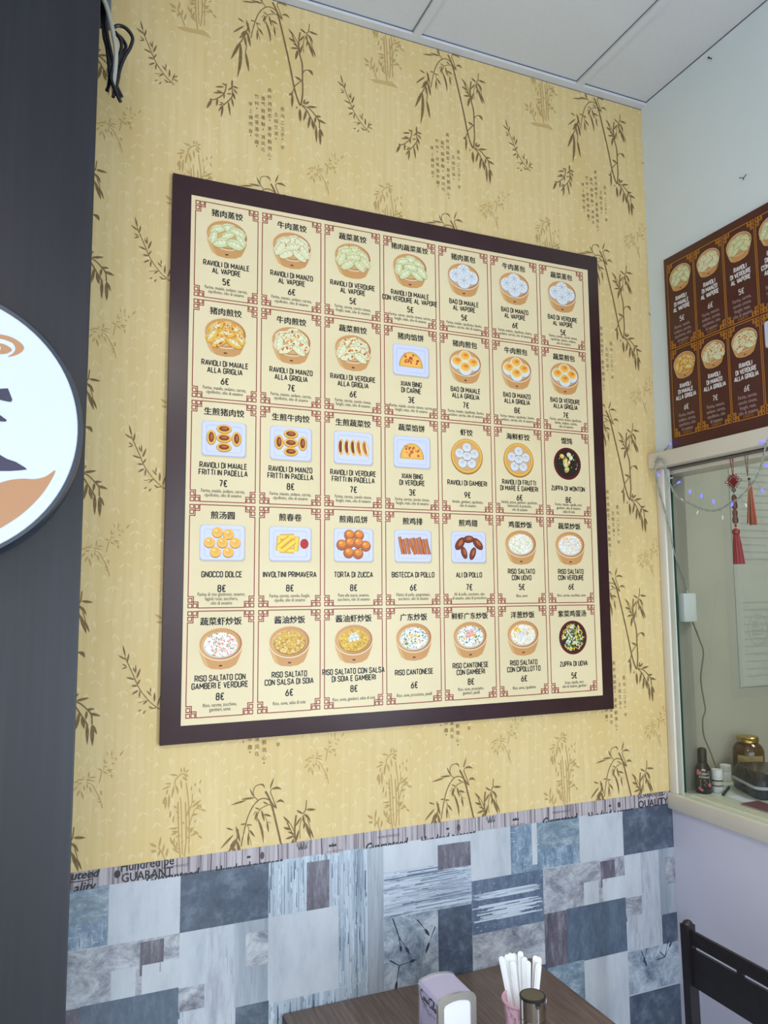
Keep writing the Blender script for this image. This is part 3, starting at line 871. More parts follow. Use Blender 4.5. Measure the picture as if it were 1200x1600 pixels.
FADED = [('s',[(-0.044,0.447),(-0.034,0.173),(-0.02,-0.099),(0.01,-0.342)],0.0184),('s',[(0.052,0.436),(0.066,0.202),(0.072,-0.073),(0.05,-0.276)],0.0169),('s',[(-0.289,-0.111),(-0.235,-0.197),(-0.18,-0.346)],0.0164),('s',[(-0.139,0.002),(-0.06,-0.141),(0.003,-0.171)],0.0108),('l',(-0.313,-0.102),(-0.406,-0.042),0.0451,0),('l',(-0.313,-0.156),(-0.391,-0.147),0.0409,0),('l',(-0.281,-0.116),(-0.257,0.031),0.034,0),('l',(-0.266,-0.151),(-0.29,-0.228),0.0344,0),('l',(-0.235,-0.197),(-0.21,-0.073),0.0295,0),('l',(-0.188,-0.255),(-0.163,-0.131),0.0344,0),('l',(-0.108,-0.099),(-0.139,0.002),0.0332,0),('l',(-0.092,-0.111),(-0.083,-0.014),0.0299,0),('l',(-0.035,0.11),(-0.154,0.108),0.035,0),('l',(-0.035,0.062),(-0.122,0.069),0.03,0),('l',(-0.145,0.252),(-0.14,0.348),0.035,0),('l',(0.066,0.234),(0.12,0.376),0.0354,0),('l',(0.136,0.357),(0.266,0.443),0.0387,0),('l',(0.201,0.392),(0.281,0.335),0.0303,0),('l',(0.085,0.049),(0.182,0.092),0.0348,0),('l',(0.173,0.042),(0.237,-0.012),0.0387,0),('l',(0.004,-0.1),(0.036,-0.068),0.0249,0),('l',(-0.057,0.364),(-0.104,0.406),0.0267,0),('l',(-0.239,0.453),(-0.183,0.438),0.0301,0),('l',(0.046,0.156),(0.006,0.177),0.0283,0),('l',(0.135,0.245),(0.232,0.265),0.0253,0),('s',[(0.112,-0.248),(0.11,0.035),(0.1,0.372),(0.059,0.689)],0.0155),('s',[(0.067,0.722),(0.023,0.811),(-0.036,0.791),(-0.086,0.737),(-0.093,0.679)],0.0138),('s',[(0.027,-0.245),(0.013,0.047),(-0.003,0.384),(-0.018,0.511)],0.0137),('s',[(0.113,0.127),(0.153,0.257),(0.186,0.329),(0.263,0.32)],0.0103),('s',[(0.109,0.321),(0.141,0.41),(0.143,0.536)],0.0104),('l',(-0.012,0.831),(-0.009,0.898),0.0242,0),('l',(0.031,0.827),(0.029,0.903),0.0242,0),('l',(0.039,0.826),(0.094,0.859),0.0242,0),('l',(0.04,0.809),(0.092,0.766),0.0256,0),('l',(-0.053,0.797),(-0.164,0.822),0.0273,0),('l',(0.006,0.774),(0.067,0.713),0.0294,0),('l',(-0.014,0.738),(0.001,0.61),0.029,0),('l',(-0.136,0.696),(-0.224,0.705),0.0256,0),('l',(-0.144,0.671),(-0.26,0.629),0.0256,0),('l',(-0.093,0.679),(-0.048,0.54),0.0342,0.1),('l',(-0.102,0.671),(-0.131,0.498),0.0324,0),('l',(-0.185,0.629),(-0.2,0.556),0.029,0),('l',(-0.162,0.568),(-0.166,0.364),0.0338,0),('l',(-0.208,0.54),(-0.208,0.365),0.0406,0),('l',(-0.216,0.532),(-0.247,0.444),0.027,0),('l',(-0.026,0.294),(-0.069,0.333),0.0291,0),('l',(-0.017,0.239),(-0.059,0.239),0.0257,0),('l',(-0.104,0.211),(-0.093,0.281),0.0237,0),('l',(-0.109,0.229),(-0.1,0.182),0.0237,0),('l',(-0.13,0.028),(-0.042,0.05),0.0271,0),('l',(-0.07,-0.005),(0.005,0.003),0.0237,0),('l',(0.129,0.639),(0.13,0.572),0.0207,0),('l',(0.179,0.677),(0.18,0.626),0.0262,0),('l',(0.236,0.654),(0.256,0.716),0.0245,0),('l',(0.232,0.603),(0.251,0.525),0.021,0),('l',(0.141,0.418),(0.184,0.443),0.0242,0),('l',(0.186,0.329),(0.271,0.383),0.0277,0),('l',(0.263,0.32),(0.333,0.283),0.0298,0),('l',(0.161,0.264),(0.221,0.262),0.0242,0),('l',(0.163,0.155),(0.214,0.191),0.0243,0),('l',(0.105,0.078),(0.054,0.113),0.026,0),('l',(0.115,0.026),(0.165,0.062),0.0223,0),('l',(0.124,-0.017),(0.234,0.02),0.0294,0),('l',(0.235,-0.022),(0.288,-0.071),0.0312,0),('l',(0.107,-0.04),(0.065,-0.017),0.0225,0),('l',(-0.05,-0.177),(-0.111,-0.062),0.0288,0),('l',(-0.051,-0.144),(-0.048,-0.061),0.0257,0),('l',(-0.016,-0.219),(-0.109,-0.145),0.0291,0),('s',[(-1.207,0.819),(-1.147,0.787),(-1.093,0.7),(-1.044,0.607),(-1.007,0.475)],0.0104),('s',[(-1.028,0.944),(-1.039,0.877),(-1.056,0.798)],0.0119),('l',(-1.234,0.863),(-1.33,0.865),0.0196,0),('l',(-1.265,0.819),(-1.328,0.808),0.0183,0),('l',(-1.192,0.879),(-1.178,0.958),0.0183,0),('l',(-1.189,0.878),(-1.091,0.876),0.0196,0),('l',(-1.227,0.862),(-1.109,0.823),0.0222,0),('l',(-1.234,0.883),(-1.267,0.899),0.0157,0),('l',(-1.285,0.74),(-1.324,0.657),0.0222,0),('l',(-1.274,0.719),(-1.239,0.608),0.0245,0),('l',(-1.244,0.783),(-1.229,0.721),0.0222,0),('l',(-1.203,0.799),(-1.198,0.745),0.0196,0),('l',(-1.173,0.769),(-1.141,0.678),0.0226,0),('l',(-1.022,0.95),(-1.082,0.986),0.0229,0),('l',(-1.015,0.943),(-0.954,0.903),0.0225,0),('l',(-0.975,0.949),(-0.876,0.958),0.0225,0),('l',(-0.949,0.937),(-0.899,0.922),0.0175,0),('l',(-0.915,0.899),(-0.896,0.846),0.0242,0),('l',(-1.009,0.963),(-1.003,0.982),0.0159,0),('l',(-1.016,1.001),(-0.957,0.999),0.0172,0),('l',(-0.998,1.036),(-1.003,1.105),0.0172,0),('l',(-0.991,1.036),(-0.962,1.071),0.0172,0),('l',(-0.964,1.136),(-0.969,1.198),0.0172,0),('l',(-0.914,1.118),(-0.907,1.206),0.0175,0),('l',(-0.92,1.105),(-0.887,1.098),0.0172,0),('l',(-0.857,1.106),(-0.856,1.065),0.0229,0),('l',(-0.912,1.042),(-0.871,1.018),0.0202,0),('l',(-0.808,1.122),(-0.766,1.188),0.0232,0),('l',(-1.027,0.707),(-1.028,0.633),0.0248,0),('l',(-1.044,0.59),(-1.07,0.607),0.0159,0),('l',(-1.069,0.563),(-1.029,0.555),0.0159,0),('l',(-1.315,0.783),(-1.383,0.724),0.0222,0),('l',(-1.304,0.849),(-1.374,0.83),0.0193,0)]
GROUND = [(-0.306,-0.388),(-0.149,-0.353),(-0.014,-0.348),(0.09,-0.328),(0.153,-0.359),(0.209,-0.423),(0.113,-0.409),(-0.015,-0.411),(-0.205,-0.423)]
POEM = [('吾',1.332,1.726),('与',1.333,1.614),('二',1.334,1.498),('三',1.334,1.396),('子',1.335,1.304),('，',1.336,1.23),('平',1.337,1.087),('生',1.23,1.612),('结',1.231,1.505),('交',1.232,1.404),('深',1.232,1.298),('。',1.233,1.215),('具',1.124,1.989),('怀',1.125,1.873),('鸿',1.126,1.762),('鹄',1.127,1.66),('志',1.128,1.568),('，',1.129,1.494),('昔',1.13,1.356),('有',1.131,1.255),('鹡',1.132,1.141),('鸰',1.133,1.035),('心',1.134,0.926),('。',1.134,0.853),('逸',1.024,1.828),('气',1.025,1.736),('假',1.026,1.621),('毫',1.027,1.515),('翰',1.028,1.405),('，',1.029,1.318),('清',1.03,1.195),('风',1.031,1.085),('在',1.032,0.994),('竹',0.923,1.835),('林',0.924,1.72),('。',0.925,1.637),('达',0.926,1.513),('是',0.927,1.408),('酒',0.928,1.298),('中',0.929,1.198),('趣',0.93,1.089),('，',0.931,1.021),('琴',0.828,1.681),('上',0.829,1.572),('偶',0.831,1.467),('然',0.832,1.362),('音',0.833,1.244),('。',0.834,1.171)]
SIGN = {'ring1':[(-2.295,-3.327),(-2.206,-3.32),(-2.115,-3.333),(-2.037,-3.372),(-1.995,-3.42),(-2.01,-3.465),(-2.062,-3.506),(-2.13,-3.531),(-2.086,-3.491),(-2.068,-3.446),(-2.089,-3.396),(-2.143,-3.372),(-2.204,-3.362),(-2.294,-3.369)],'ring2':[(-2.292,-3.407),(-2.202,-3.406),(-2.141,-3.423),(-2.098,-3.458),(-2.138,-3.497),(-2.198,-3.513),(-2.287,-3.532),(-2.228,-3.508),(-2.193,-3.461),(-2.209,-3.431),(-2.291,-3.429)],'s1':[(-2.404,-3.901),(-2.184,-3.849),(-2.117,-3.838),(-2.1,-3.88),(-2.074,-3.946),(-2.086,-3.968),(-2.112,-3.967),(-2.18,-3.956),(-2.399,-3.997)],'s2':[(-2.354,-4.04),(-2.235,-4.055),(-2.174,-4.102),(-2.112,-4.146),(-2.124,-4.162),(-2.171,-4.163),(-2.261,-4.158),(-2.4,-4.311),(-2.417,-4.246)],'s3':[(-2.249,-4.434),(-2.158,-4.482),(-2.098,-4.517),(-2.022,-4.541),(-1.945,-4.587),(-1.921,-4.608),(-1.974,-4.619),(-2.063,-4.631),(-2.152,-4.636),(-2.271,-4.611)],'leaf':[(-2.56,-5.187),(-2.429,-4.972),(-2.291,-4.819),(-2.148,-4.749),(-2.06,-4.716),(-1.955,-4.699),(-1.849,-4.697),(-1.758,-4.667),(-1.678,-4.603),(-1.696,-4.672),(-1.768,-4.812),(-1.856,-4.934),(-1.972,-5.055),(-2.13,-5.176),(-2.3,-5.278),(-2.47,-5.313)]}
WIRE_A = [(8.42,-0.448,-3.172),(8.42,-0.331,-3.257),(8.4,-0.236,-3.324),(8.26,-0.287,-3.401),(8.255,-0.238,-3.487),(8.26,-0.223,-3.637),(8.4,-0.147,-3.973),(8.44,-0.211,-4.331),(8.46,-0.268,-4.603),(8.48,-0.313,-4.803),(8.52,-0.3,-5.09),(8.719,-0.2,-5.338),(8.854,-0.2,-5.605),(8.929,-0.2,-5.849)]
WIRE_B = [(8.26,-0.245,-3.558),(8.255,-0.288,-3.472),(8.25,-0.375,-3.451),(8.26,-0.454,-3.545),(8.32,-0.438,-3.782),(8.36,-0.478,-3.959),(8.38,-0.556,-4.106),(8.4,-0.665,-4.231),(8.42,-0.877,-4.322),(8.42,-1.087,-4.422),(8.42,-1.294,-4.475),(8.42,-1.498,-4.474),(8.42,-1.701,-4.4),(8.4,-1.917,-4.331),(8.38,-2.157,-4.177),(8.34,-2.322,-4.049),(8.3,-2.464,-3.872),(8.26,-2.584,-3.645),(8.26,-2.662,-3.521),(8.27,-2.763,-3.579),(8.3,-2.872,-3.888)]
LED = [(8.4,-0.468,-3.189),(8.3,-0.24,-3.708),(8.36,-0.666,-3.915),(8.37,-0.912,-4.115),(8.38,-1.154,-4.222),(8.38,-1.41,-4.349),(8.38,-1.789,-4.422),(8.34,-2.413,-4.272),(8.28,-2.56,-3.908),(8.25,-2.529,-3.556)]
DULL = [(8.34,-0.508,-3.814),(8.36,-0.736,-4.23),(8.4,-1.032,-4.472),(8.4,-1.562,-4.609),(8.38,-2.051,-4.461)]
CORD = [(9.472,0.15,-6.416),(9.482,0.15,-6.738),(9.561,0.15,-6.978),(9.467,0.15,-7.447),(9.518,0.15,-7.86),(9.538,0.15,-8.037),(9.464,0.15,-8.207),(9.476,0.15,-8.498),(9.612,0.15,-8.798),(9.733,0.15,-9.098),(9.771,0.15,-9.241)]
CABLES = {'white':[(-1.405,-1.05,2.018),(-1.366,-1.05,1.854),(-1.311,-1.05,1.715),(-1.254,-1.05,1.517),(-1.215,-1.05,1.334),(-1.184,-1.05,1.149)],'k1':[(-1.352,-1.0,1.72),(-1.318,-1.0,1.457),(-1.268,-1.0,1.199),(-1.245,-1.0,0.973),(-1.24,-1.0,0.82),(-1.271,-1.0,0.706)],'k2':[(-1.248,-1.1,1.492),(-1.165,-1.1,1.576),(-1.062,-1.1,1.568),(-0.981,-1.1,1.464),(-1.003,-1.1,1.321),(-1.068,-1.1,1.167),(-1.123,-1.1,0.977),(-1.151,-1.1,0.777),(-1.196,-1.1,0.574)],'k3':[(-1.216,-0.95,1.563),(-1.138,-0.95,1.546),(-1.066,-0.95,1.469),(-1.055,-0.95,1.393),(-1.112,-0.95,1.239),(-1.141,-0.95,1.035),(-1.161,-0.95,0.835),(-1.167,-0.95,0.755)],'k4':[(-1.321,-1.12,1.64),(-1.288,-1.12,1.379),(-1.239,-1.12,1.162),(-1.209,-1.12,0.978),(-1.229,-1.12,0.82),(-1.174,-1.12,0.663),(-1.103,-1.12,0.519)],'k5':[(-1.34,-1.06,1.523),(-1.29,-1.06,1.267),(-1.258,-1.06,1.044),(-1.227,-1.06,0.86),(-1.157,-1.06,0.764),(-1.088,-1.06,0.628)],'k6':[(-1.193,-1.02,1.538),(-1.122,-1.02,1.442),(-1.11,-1.02,1.328),(-1.148,-1.02,1.161),(-1.195,-1.02,0.973),(-1.225,-1.02,0.83)]}

PU, PW = 3.107, 3.017         # wallpaper repeat

# ------------------------------------------------------------------ the setting
XR = 8.5                      # right wall (cells)
CEIL = 3.53
FLOOR = -16.0118
XL, YF = -20.0, -27.0         # far left wall, shop front

white_wall = nmat('white_paint', [(0.3, (214, 224, 227)), (0.7, (221, 229, 232))], (3, 3, 3), detail=3, rough=0.7, spec=0.25)
daylight_tint_wall = nmat('white_paint_daylight_tint', [(0.3, (206, 204, 222)), (0.7, (214, 212, 228))], (3, 3, 3), detail=3, rough=0.6, spec=0.3)  # white wall below the sill; bluish daylight is put into its colour as lilac
trim_paint = nmat('cream_trim_paint', [(0.3, (218, 212, 200)), (0.7, (226, 221, 210))], (5, 5, 5), detail=2, rough=0.45, spec=0.4)
tile_paint = nmat('ceiling_tile', [(0.35, (206, 208, 212)), (0.65, (209, 211, 215))], (90, 90, 90), detail=3, rough=0.9, spec=0.1)
grid_paint = mat('ceiling_grid_metal', (206, 208, 214), rough=0.5)
gap_dark = mat('ceiling_gap_shadow', (96, 96, 108), rough=0.9)
paper = nmat('bamboo_wallpaper', [(0.30, (206, 182, 127)), (0.70, (217, 195, 144))], (70, 70, 3.0), detail=5, rough=0.62, spec=0.3,
             second=((7, 7, 4), (208, 181, 122), .45, .75))
leaf_dark = nmat('bamboo_print_dark', [(0.3, (106, 85, 52)), (0.7, (132, 109, 70))], (160, 160, 160), detail=2, rough=0.6, spec=0.3)
leaf_fade = mat('bamboo_print_faded', (178, 150, 95), rough=0.62, spec=0.3)
ground_fade = mat('bamboo_print_ground', (190, 163, 106), rough=0.62, spec=0.3)
leaf_pale = mat('bamboo_print_pale', (218, 198, 150), rough=0.62, spec=0.3)
poem_ink = mat('poem_ink', (118, 100, 64), rough=0.6, spec=0.3)

# back wall: plaster slab with the printed bamboo paper on its face
mb = MB()
UL, WB = -2.6, -9.34
mb.box(P(XL, 0, FLOOR), P(8.9, .45, CEIL + .3), white_wall)
mb.quad([P(UL, -.004, WB), P(XR, -.004, WB), P(XR, -.004, CEIL), P(UL, -.004, CEIL)], paper)
pp = Print()
pr = random.Random(5)
pale = []
seeds = []
for k in range(2500):                                   # tone-on-tone bamboo of the ground
    x, y = pr.uniform(.13, PU - .13), pr.uniform(.14, PW)
    if len(seeds) > 230 or any((x - a) ** 2 + (y - b) ** 2 < .024 for a, b in seeds):
        continue
    seeds.append((x, y))
    n = pr.choice((2, 3, 3, 4))
    for j in range(n):
        t = pr.uniform(-2.7, -.45)
        r = pr.uniform(.06, .13)
        pale.append(('l', (x, y), (x + r * math.cos(t), y + r * math.sin(t)), .022))
for i in range(-1, 4):
    for j in range(-4, 2):
        du, dw = i * PU, j * PW
        for e in pale:
            if e[0] == 's':
                pp.stroke([(a + du, b + dw) for a, b in e[1]], e[2], 'pale', 0)
            else:
                pp.leaf((e[1][0] + du, e[1][1] + dw), (e[2][0] + du, e[2][1] + dw), e[3], 'pale', 0, 0, 5)
        pp.poly([(a + du, b + dw) for a, b in GROUND], 'ground', 1)
        for src, key, lay, kk in ((FADED, 'fade', 1.5, .8), (DARK, 'dark', 2, .56)):
            for e in src:
                if e[0] == 's':
                    pts = [Vector((a + du, b + dw, 0)) for a, b in e[1]]
                    pts = [(q.x, q.y) for q in (catmull(pts, 4) if len(pts) > 2 else pts)]
                    pp.stroke(pts, e[2] * .9, key, lay)
                else:
                    pp.leaf((e[1][0] + du, e[1][1] + dw), (e[2][0] + du, e[2][1] + dw), e[3] * kk, key, lay + .3, e[4])
        for c, a, b in POEM:
            y0, y1 = yrange(c)
            if c in '，。':
                pp.ell(a + du, b + dw, .012, .012, 'poem', 2, n=6)
            else:
                pp.text(c, a + du, b + dw, .072, 'poem', 2, sx=.95, vcenter=(y0 + y1) / 2)
wp = {'pale': leaf_pale, 'ground': ground_fade, 'fade': leaf_fade, 'dark': leaf_dark, 'poem': poem_ink}
mp_ = MB()
pp.emit(mp_, lambda x, y, l: P(x, -.006 - l * .0020, y), lambda c: wp[c])
for co, no in ((P(0, 0, CEIL - .005), (0, 0, 1)), (P(0, 0, WB), (0, 0, -1)), (P(XR, 0, 0), (1, 0, 0)), (P(UL, 0, 0), (-1, 0, 0))):
    g = mp_.bm.verts[:] + mp_.bm.edges[:] + mp_.bm.faces[:]
    bmesh.ops.bisect_plane(mp_.bm, geom=g, plane_co=co, plane_no=no, clear_outer=True)
tmp = bpy.data.meshes.new('tmp')
mp_.bm.to_mesh(tmp)
off = [mb.mi(m) for m in mp_.mats]
vs = [v.co.copy() for v in tmp.vertices]
bv = [mb.bm.verts.new(v) for v in vs]
for f in tmp.polygons:
    try:
        nf = mb.bm.faces.new([bv[k] for k in f.vertices])
        nf.material_index = off[f.material_index]
    except ValueError:
        pass
mp_.bm.free()
bpy.data.meshes.remove(tmp)
struct(mb.build('wall_back', normals=False))

# printed border strip under the bamboo paper: whitewashed planks with old lettering
plank = nmat('whitewashed_planks', [(0.32, (92, 82, 84)), (0.46, (160, 152, 157)), (0.7, (186, 179, 184))], (170, 170, 4), detail=5, rough=0.5)
plank_gap = mat('plank_gap_print', (78, 64, 66), rough=0.5)
strip_ink = mat('strip_ink', (34, 32, 38), rough=0.5)
strip_red = mat('strip_red_ink', (150, 96, 92), rough=0.5)
mb = MB()
WT, WBt = -9.335, -9.57
sp = Print()
rr = random.Random(3)
x = UL
while x < XR:
    sp.stroke([(x, WT), (x + rr.uniform(-.01, .01), WBt)], rr.uniform(.006, .016), 'gap', 0)
    x += rr.uniform(.1, .34)
for k in range(-1, 3):
    d = k * PU
    if k > -1:
        sp.text('Hundred percent', .95 + d, -9.568, .115 / CAP, 'ink', 1, sx=.8, bold=.02)
        sp.rrect(.93 + d, -9.45, .05, .03, .005, 'ink', 1)
        sp.ell(1.12 + d, -9.455, .03, .05, 'gap', 1)
    sp.text('Guaranteed', 3.0 + d, -9.560, .13 / CAP, 'ink', 1, sx=.75, shear=.25, bold=.03)
    sp.text('PREMIUM PRODUCT', 3.05 + d, -9.435, .03 / CAP, 'gap', 1, sx=.9)
    if k in (-1, 2):
        continue
    sp.stroke([(1.62 + d + .16 * t / 12, -9.40 + .05 * math.sin(t * 1.7)) for t in range(13)], .008, 'ink', 1)
    sp.stroke([(1.64 + d + .14 * t / 10, -9.43 + .03 * math.cos(t * 2.1)) for t in range(11)], .008, 'ink', 1)
    sp.poly([(2.1 + d, -9.47), (2.11 + d, -9.43), (2.14 + d, -9.45), (2.16 + d, -9.42), (2.18 + d, -9.45), (2.21 + d, -9.43), (2.22 + d, -9.47)], 'ink', 1)
    sp.text('QUALITY', 2.2 + d, -9.55, .05 / CAP, 'red', 1, sx=.8)
sp.text('GUARANTEED', 8.05, -9.355, .09 / CAP, 'ink', 1, sx=.72, bold=.006)
sp.text('QUALITY', 8.08, -9.50, .12 / CAP, 'ink', 1, sx=.9, bold=.02)
sp.text('uteed', -1.2, -9.375, .10 / CAP, 'ink', 1, sx=1.0, shear=.25, bold=.04)
sp.text('ality', -1.2, -9.53, .12 / CAP, 'ink', 1, sx=.9, shear=.25, bold=.03)
sp.stroke([(-1.38, -9.45), (-1.2, -9.455), (-1.1, -9.445)], .012, 'ink', 1)
sp.text('Hundred pe', -.42, -9.345, .12 / CAP, 'ink', 1, sx=.8, bold=.02)
sp.text('GUARANT', -.42, -9.49, .11 / CAP, 'ink', 1, sx=.85, bold=.02)
sp.ell(-.8, -9.43, .04, .05, 'ink', 1)
mb.quad([P(UL, -.006, WBt), P(XR, -.006, WBt), P(XR, -.006, WT), P(UL, -.006, WT)], plank)
sm = MB()
kk = {'gap': plank_gap, 'ink': strip_ink, 'red': strip_red}
sp.emit(sm, lambda x, y, l: P(x, -.008 - l * .0015, y), lambda c: kk[c])
for co, no in ((P(0, 0, WT), (0, 0, 1)), (P(0, 0, WBt), (0, 0, -1)), (P(XR, 0, 0), (1, 0, 0))):
    bmesh.ops.bisect_plane(sm.bm, geom=sm.bm.verts[:] + sm.bm.edges[:] + sm.bm.faces[:], plane_co=co, plane_no=no, clear_outer=True)
sm.bm.verts.index_update()
off = [mb.mi(m) for m in sm.mats]
bv = [mb.bm.verts.new(v.co) for v in sm.bm.verts]
for f in sm.bm.faces:
    nf = mb.bm.faces.new([bv[v.index] for v in f.verts])
    nf.material_index = off[f.material_index]
sm.bm.free()
o = struct(mb.build('trim_1', normals=False))

# patchwork paper on the lower wall
R_ = 0.28
PM = {
    'light': nmat('patch_pale_grey', [(0.3, (158, 166, 176)), (0.5, (178, 184, 192)), (0.75, (190, 196, 202))], (16, 16, 5), detail=7, nrough=.65, rough=R_, spec=.75),
    'navy': nmat('patch_navy_cloud', [(0.3, (46, 56, 74)), (0.5, (68, 80, 98)), (0.72, (112, 124, 140))], (20, 20, 20), detail=10, nrough=.72, rough=R_, spec=.75),
    'teal': nmat('patch_teal_mottle', [(0.34, (76, 96, 114)), (0.5, (114, 133, 147)), (0.64, (162, 176, 184))], (22, 22, 44), detail=10, nrough=.82, rough=R_, spec=.75),
    'vstr': nmat('patch_vertical_brush', [(0.36, (86, 102, 120)), (0.46, (152, 167, 180)), (0.62, (182, 193, 204))], (55, 55, 1.2), detail=8, nrough=.7, rough=R_, spec=.75),
    'hbr': nmat('patch_horizontal_brush', [(0.34, (80, 94, 114)), (0.45, (160, 174, 190)), (0.65, (190, 198, 208))], (3.5, 3.5, 60), detail=8, nrough=.7, rough=R_, spec=.75),
    'den': nmat('patch_denim', [(0.34, (60, 74, 98)), (0.5, (84, 100, 122)), (0.66, (116, 130, 148))], (50, 50, 26), detail=10, nrough=.85, rough=R_, spec=.75),
    'den2': nmat('patch_denim_plain', [(0.34, (60, 74, 92)), (0.5, (77, 92, 110)), (0.66, (98, 113, 130))], (40, 40, 16), detail=10, nrough=.85, rough=R_, spec=.75),
    'marb': nmat('patch_grey_marble', [(0.36, (92, 94, 104)), (0.47, (140, 144, 154)), (0.6, (182, 186, 192))], (14, 14, 20), detail=10, nrough=.8, rough=R_, spec=.75, dist=.4),
    'blu': nmat('patch_blue_texture', [(0.36, (78, 102, 128)), (0.5, (112, 134, 154)), (0.62, (166, 180, 190))], (36, 36, 18), detail=10, nrough=.85, rough=R_, spec=.75),
    'purp': nmat('patch_purple_grey', [(0.34, (64, 60, 72)), (0.5, (88, 84, 96)), (0.64, (132, 130, 140))], (50, 50, 10), detail=9, nrough=.85, rough=R_, spec=.75),
    'grst': nmat('patch_grey_streak', [(0.35, (124, 134, 146)), (0.6, (160, 168, 178))], (26, 26, 2), detail=8, nrough=.7, rough=R_, spec=.75),
    'flow': nmat('patch_cloudy_floral', [(0.36, (84, 98, 118)), (0.5, (142, 154, 168)), (0.6, (178, 188, 198))], (13, 13, 14), detail=10, nrough=.8, rough=R_, spec=.75, dist=.4),
    'col': nmat('patch_pale_columns', [(0.36, (142, 146, 158)), (0.5, (172, 178, 188)), (0.66, (184, 192, 200))], (22, 22, 4), detail=9, nrough=.75, rough=R_, spec=.75),
}
twig_ink = mat('patch_twig_ink', (52, 60, 80), rough=R_, spec=.75)
RECTS = [  # u0, u1, top, bottom, kind, layer — one repeat
    (.01, 1.215, -9.55, -10.3, 'navy', 0), (1.215, 2.70, -9.55, -10.3, 'vstr', 0), (1.77, 2.11, -9.64, -10.3, 'purp', 1),
    (2.25, 2.70, -10.3, -11.42, 'vstr', 0), (2.70, 2.955, -9.55, -11.6, 'grst', 0),
    (2.955, 4.44, -9.55, -10.62, 'hbr', 0), (2.955, 3.86, -9.64, -9.95, 'light', 1), (2.955, 4.44, -9.55, -9.66, 'light', 1), (3.86, 4.43, -9.68, -10.04, 'purp', 2),
    (4.44, 5.16, -9.55, -10.29, 'light', 0), (5.16, 6.495, -9.55, -10.29, 'blu', 0), (5.56, 5.66, -9.55, -10.2, 'light', 1), (5.7, 6.49, -9.58, -9.98, 'teal', 1),
    (6.495, 7.40, -9.55, -10.31, 'light', 0),
    (.01, .75, -10.3, -11.4, 'col', 0), (.01, .36, -10.3, -11.0, 'light', 1), (.01, .35, -11.0, -11.3, 'marb', 1), (.75, 1.215, -10.3, -11.39, 'grst', 0), (.9, 1.215, -10.45, -10.9, 'marb', 1),
    (1.215, 2.25, -10.3, -11.45, 'light', 0),
    (2.955, 4.44, -10.58, -11.65, 'flow', 0), (3.85, 4.435, -10.62, -11.65, 'navy', 1),
    (4.44, 5.755, -10.29, -11.09, 'den', 0), (5.755, 7.41, -10.3, -10.99, 'marb', 0), (6.9, 7.2, -10.33, -10.75, 'purp', 1), (6.55, 6.85, -10.62, -10.98, 'light', 1), (6.93, 7.4, -10.62, -10.98, 'light', 1.5),
    (5.755, 6.19, -10.99, -11.83, 'purp', 0), (6.19, 7.42, -10.98, -11.85, 'den2', 0), (4.44, 5.76, -11.09, -11.75, 'marb', 0),
    (.01, .75, -11.38, -11.87, 'col', 0), (.77, 1.23, -11.39, -11.87, 'navy', 0), (1.23, 2.70, -11.43, -12.55, 'vstr', 0),
    (2.70, 4.44, -11.6, -12.55, 'light', 0), (4.44, 5.8, -11.75, -12.55, 'navy', 0), (5.8, 6.51, -11.82, -12.53, 'teal', 0), (6.51, 7.42, -11.84, -12.53, 'light', 0),
    (.01, 1.23, -11.87, -12.55, 'flow', 0),
]
TWIGS = [[(3.1, -10.62), (3.2, -10.9), (3.3, -11.05)], [(3.2, -10.9), (3.22, -11.02)], [(3.05, -11.2), (3.2, -11.3), (3.36, -11.28)], [(3.2, -11.3), (3.16, -11.5)],
         [(3.5, -10.7), (3.62, -10.85)], [(3.8, -10.85), (3.7, -11.05)],
         [(.30, -11.9), (.36, -12.05)], [(.42, -11.88), (.37, -12.0)], [(.7, -11.98), (.8, -12.08), (.9, -11.95)], [(.62, -12.1), (.8, -12.08), (.86, -11.9)]]
br = random.Random(21)
BRUSH = {'w': mat('patch_white_dry_brush', (184, 196, 208), rough=R_, spec=.75), 'd': mat('patch_dark_dry_brush', (70, 84, 106), rough=R_, spec=.75),
         'm': mat('patch_mid_dry_brush', (126, 140, 158), rough=R_, spec=.75), 'v': mat('patch_purple_dry_brush', (96, 90, 104), rough=R_, spec=.75)}


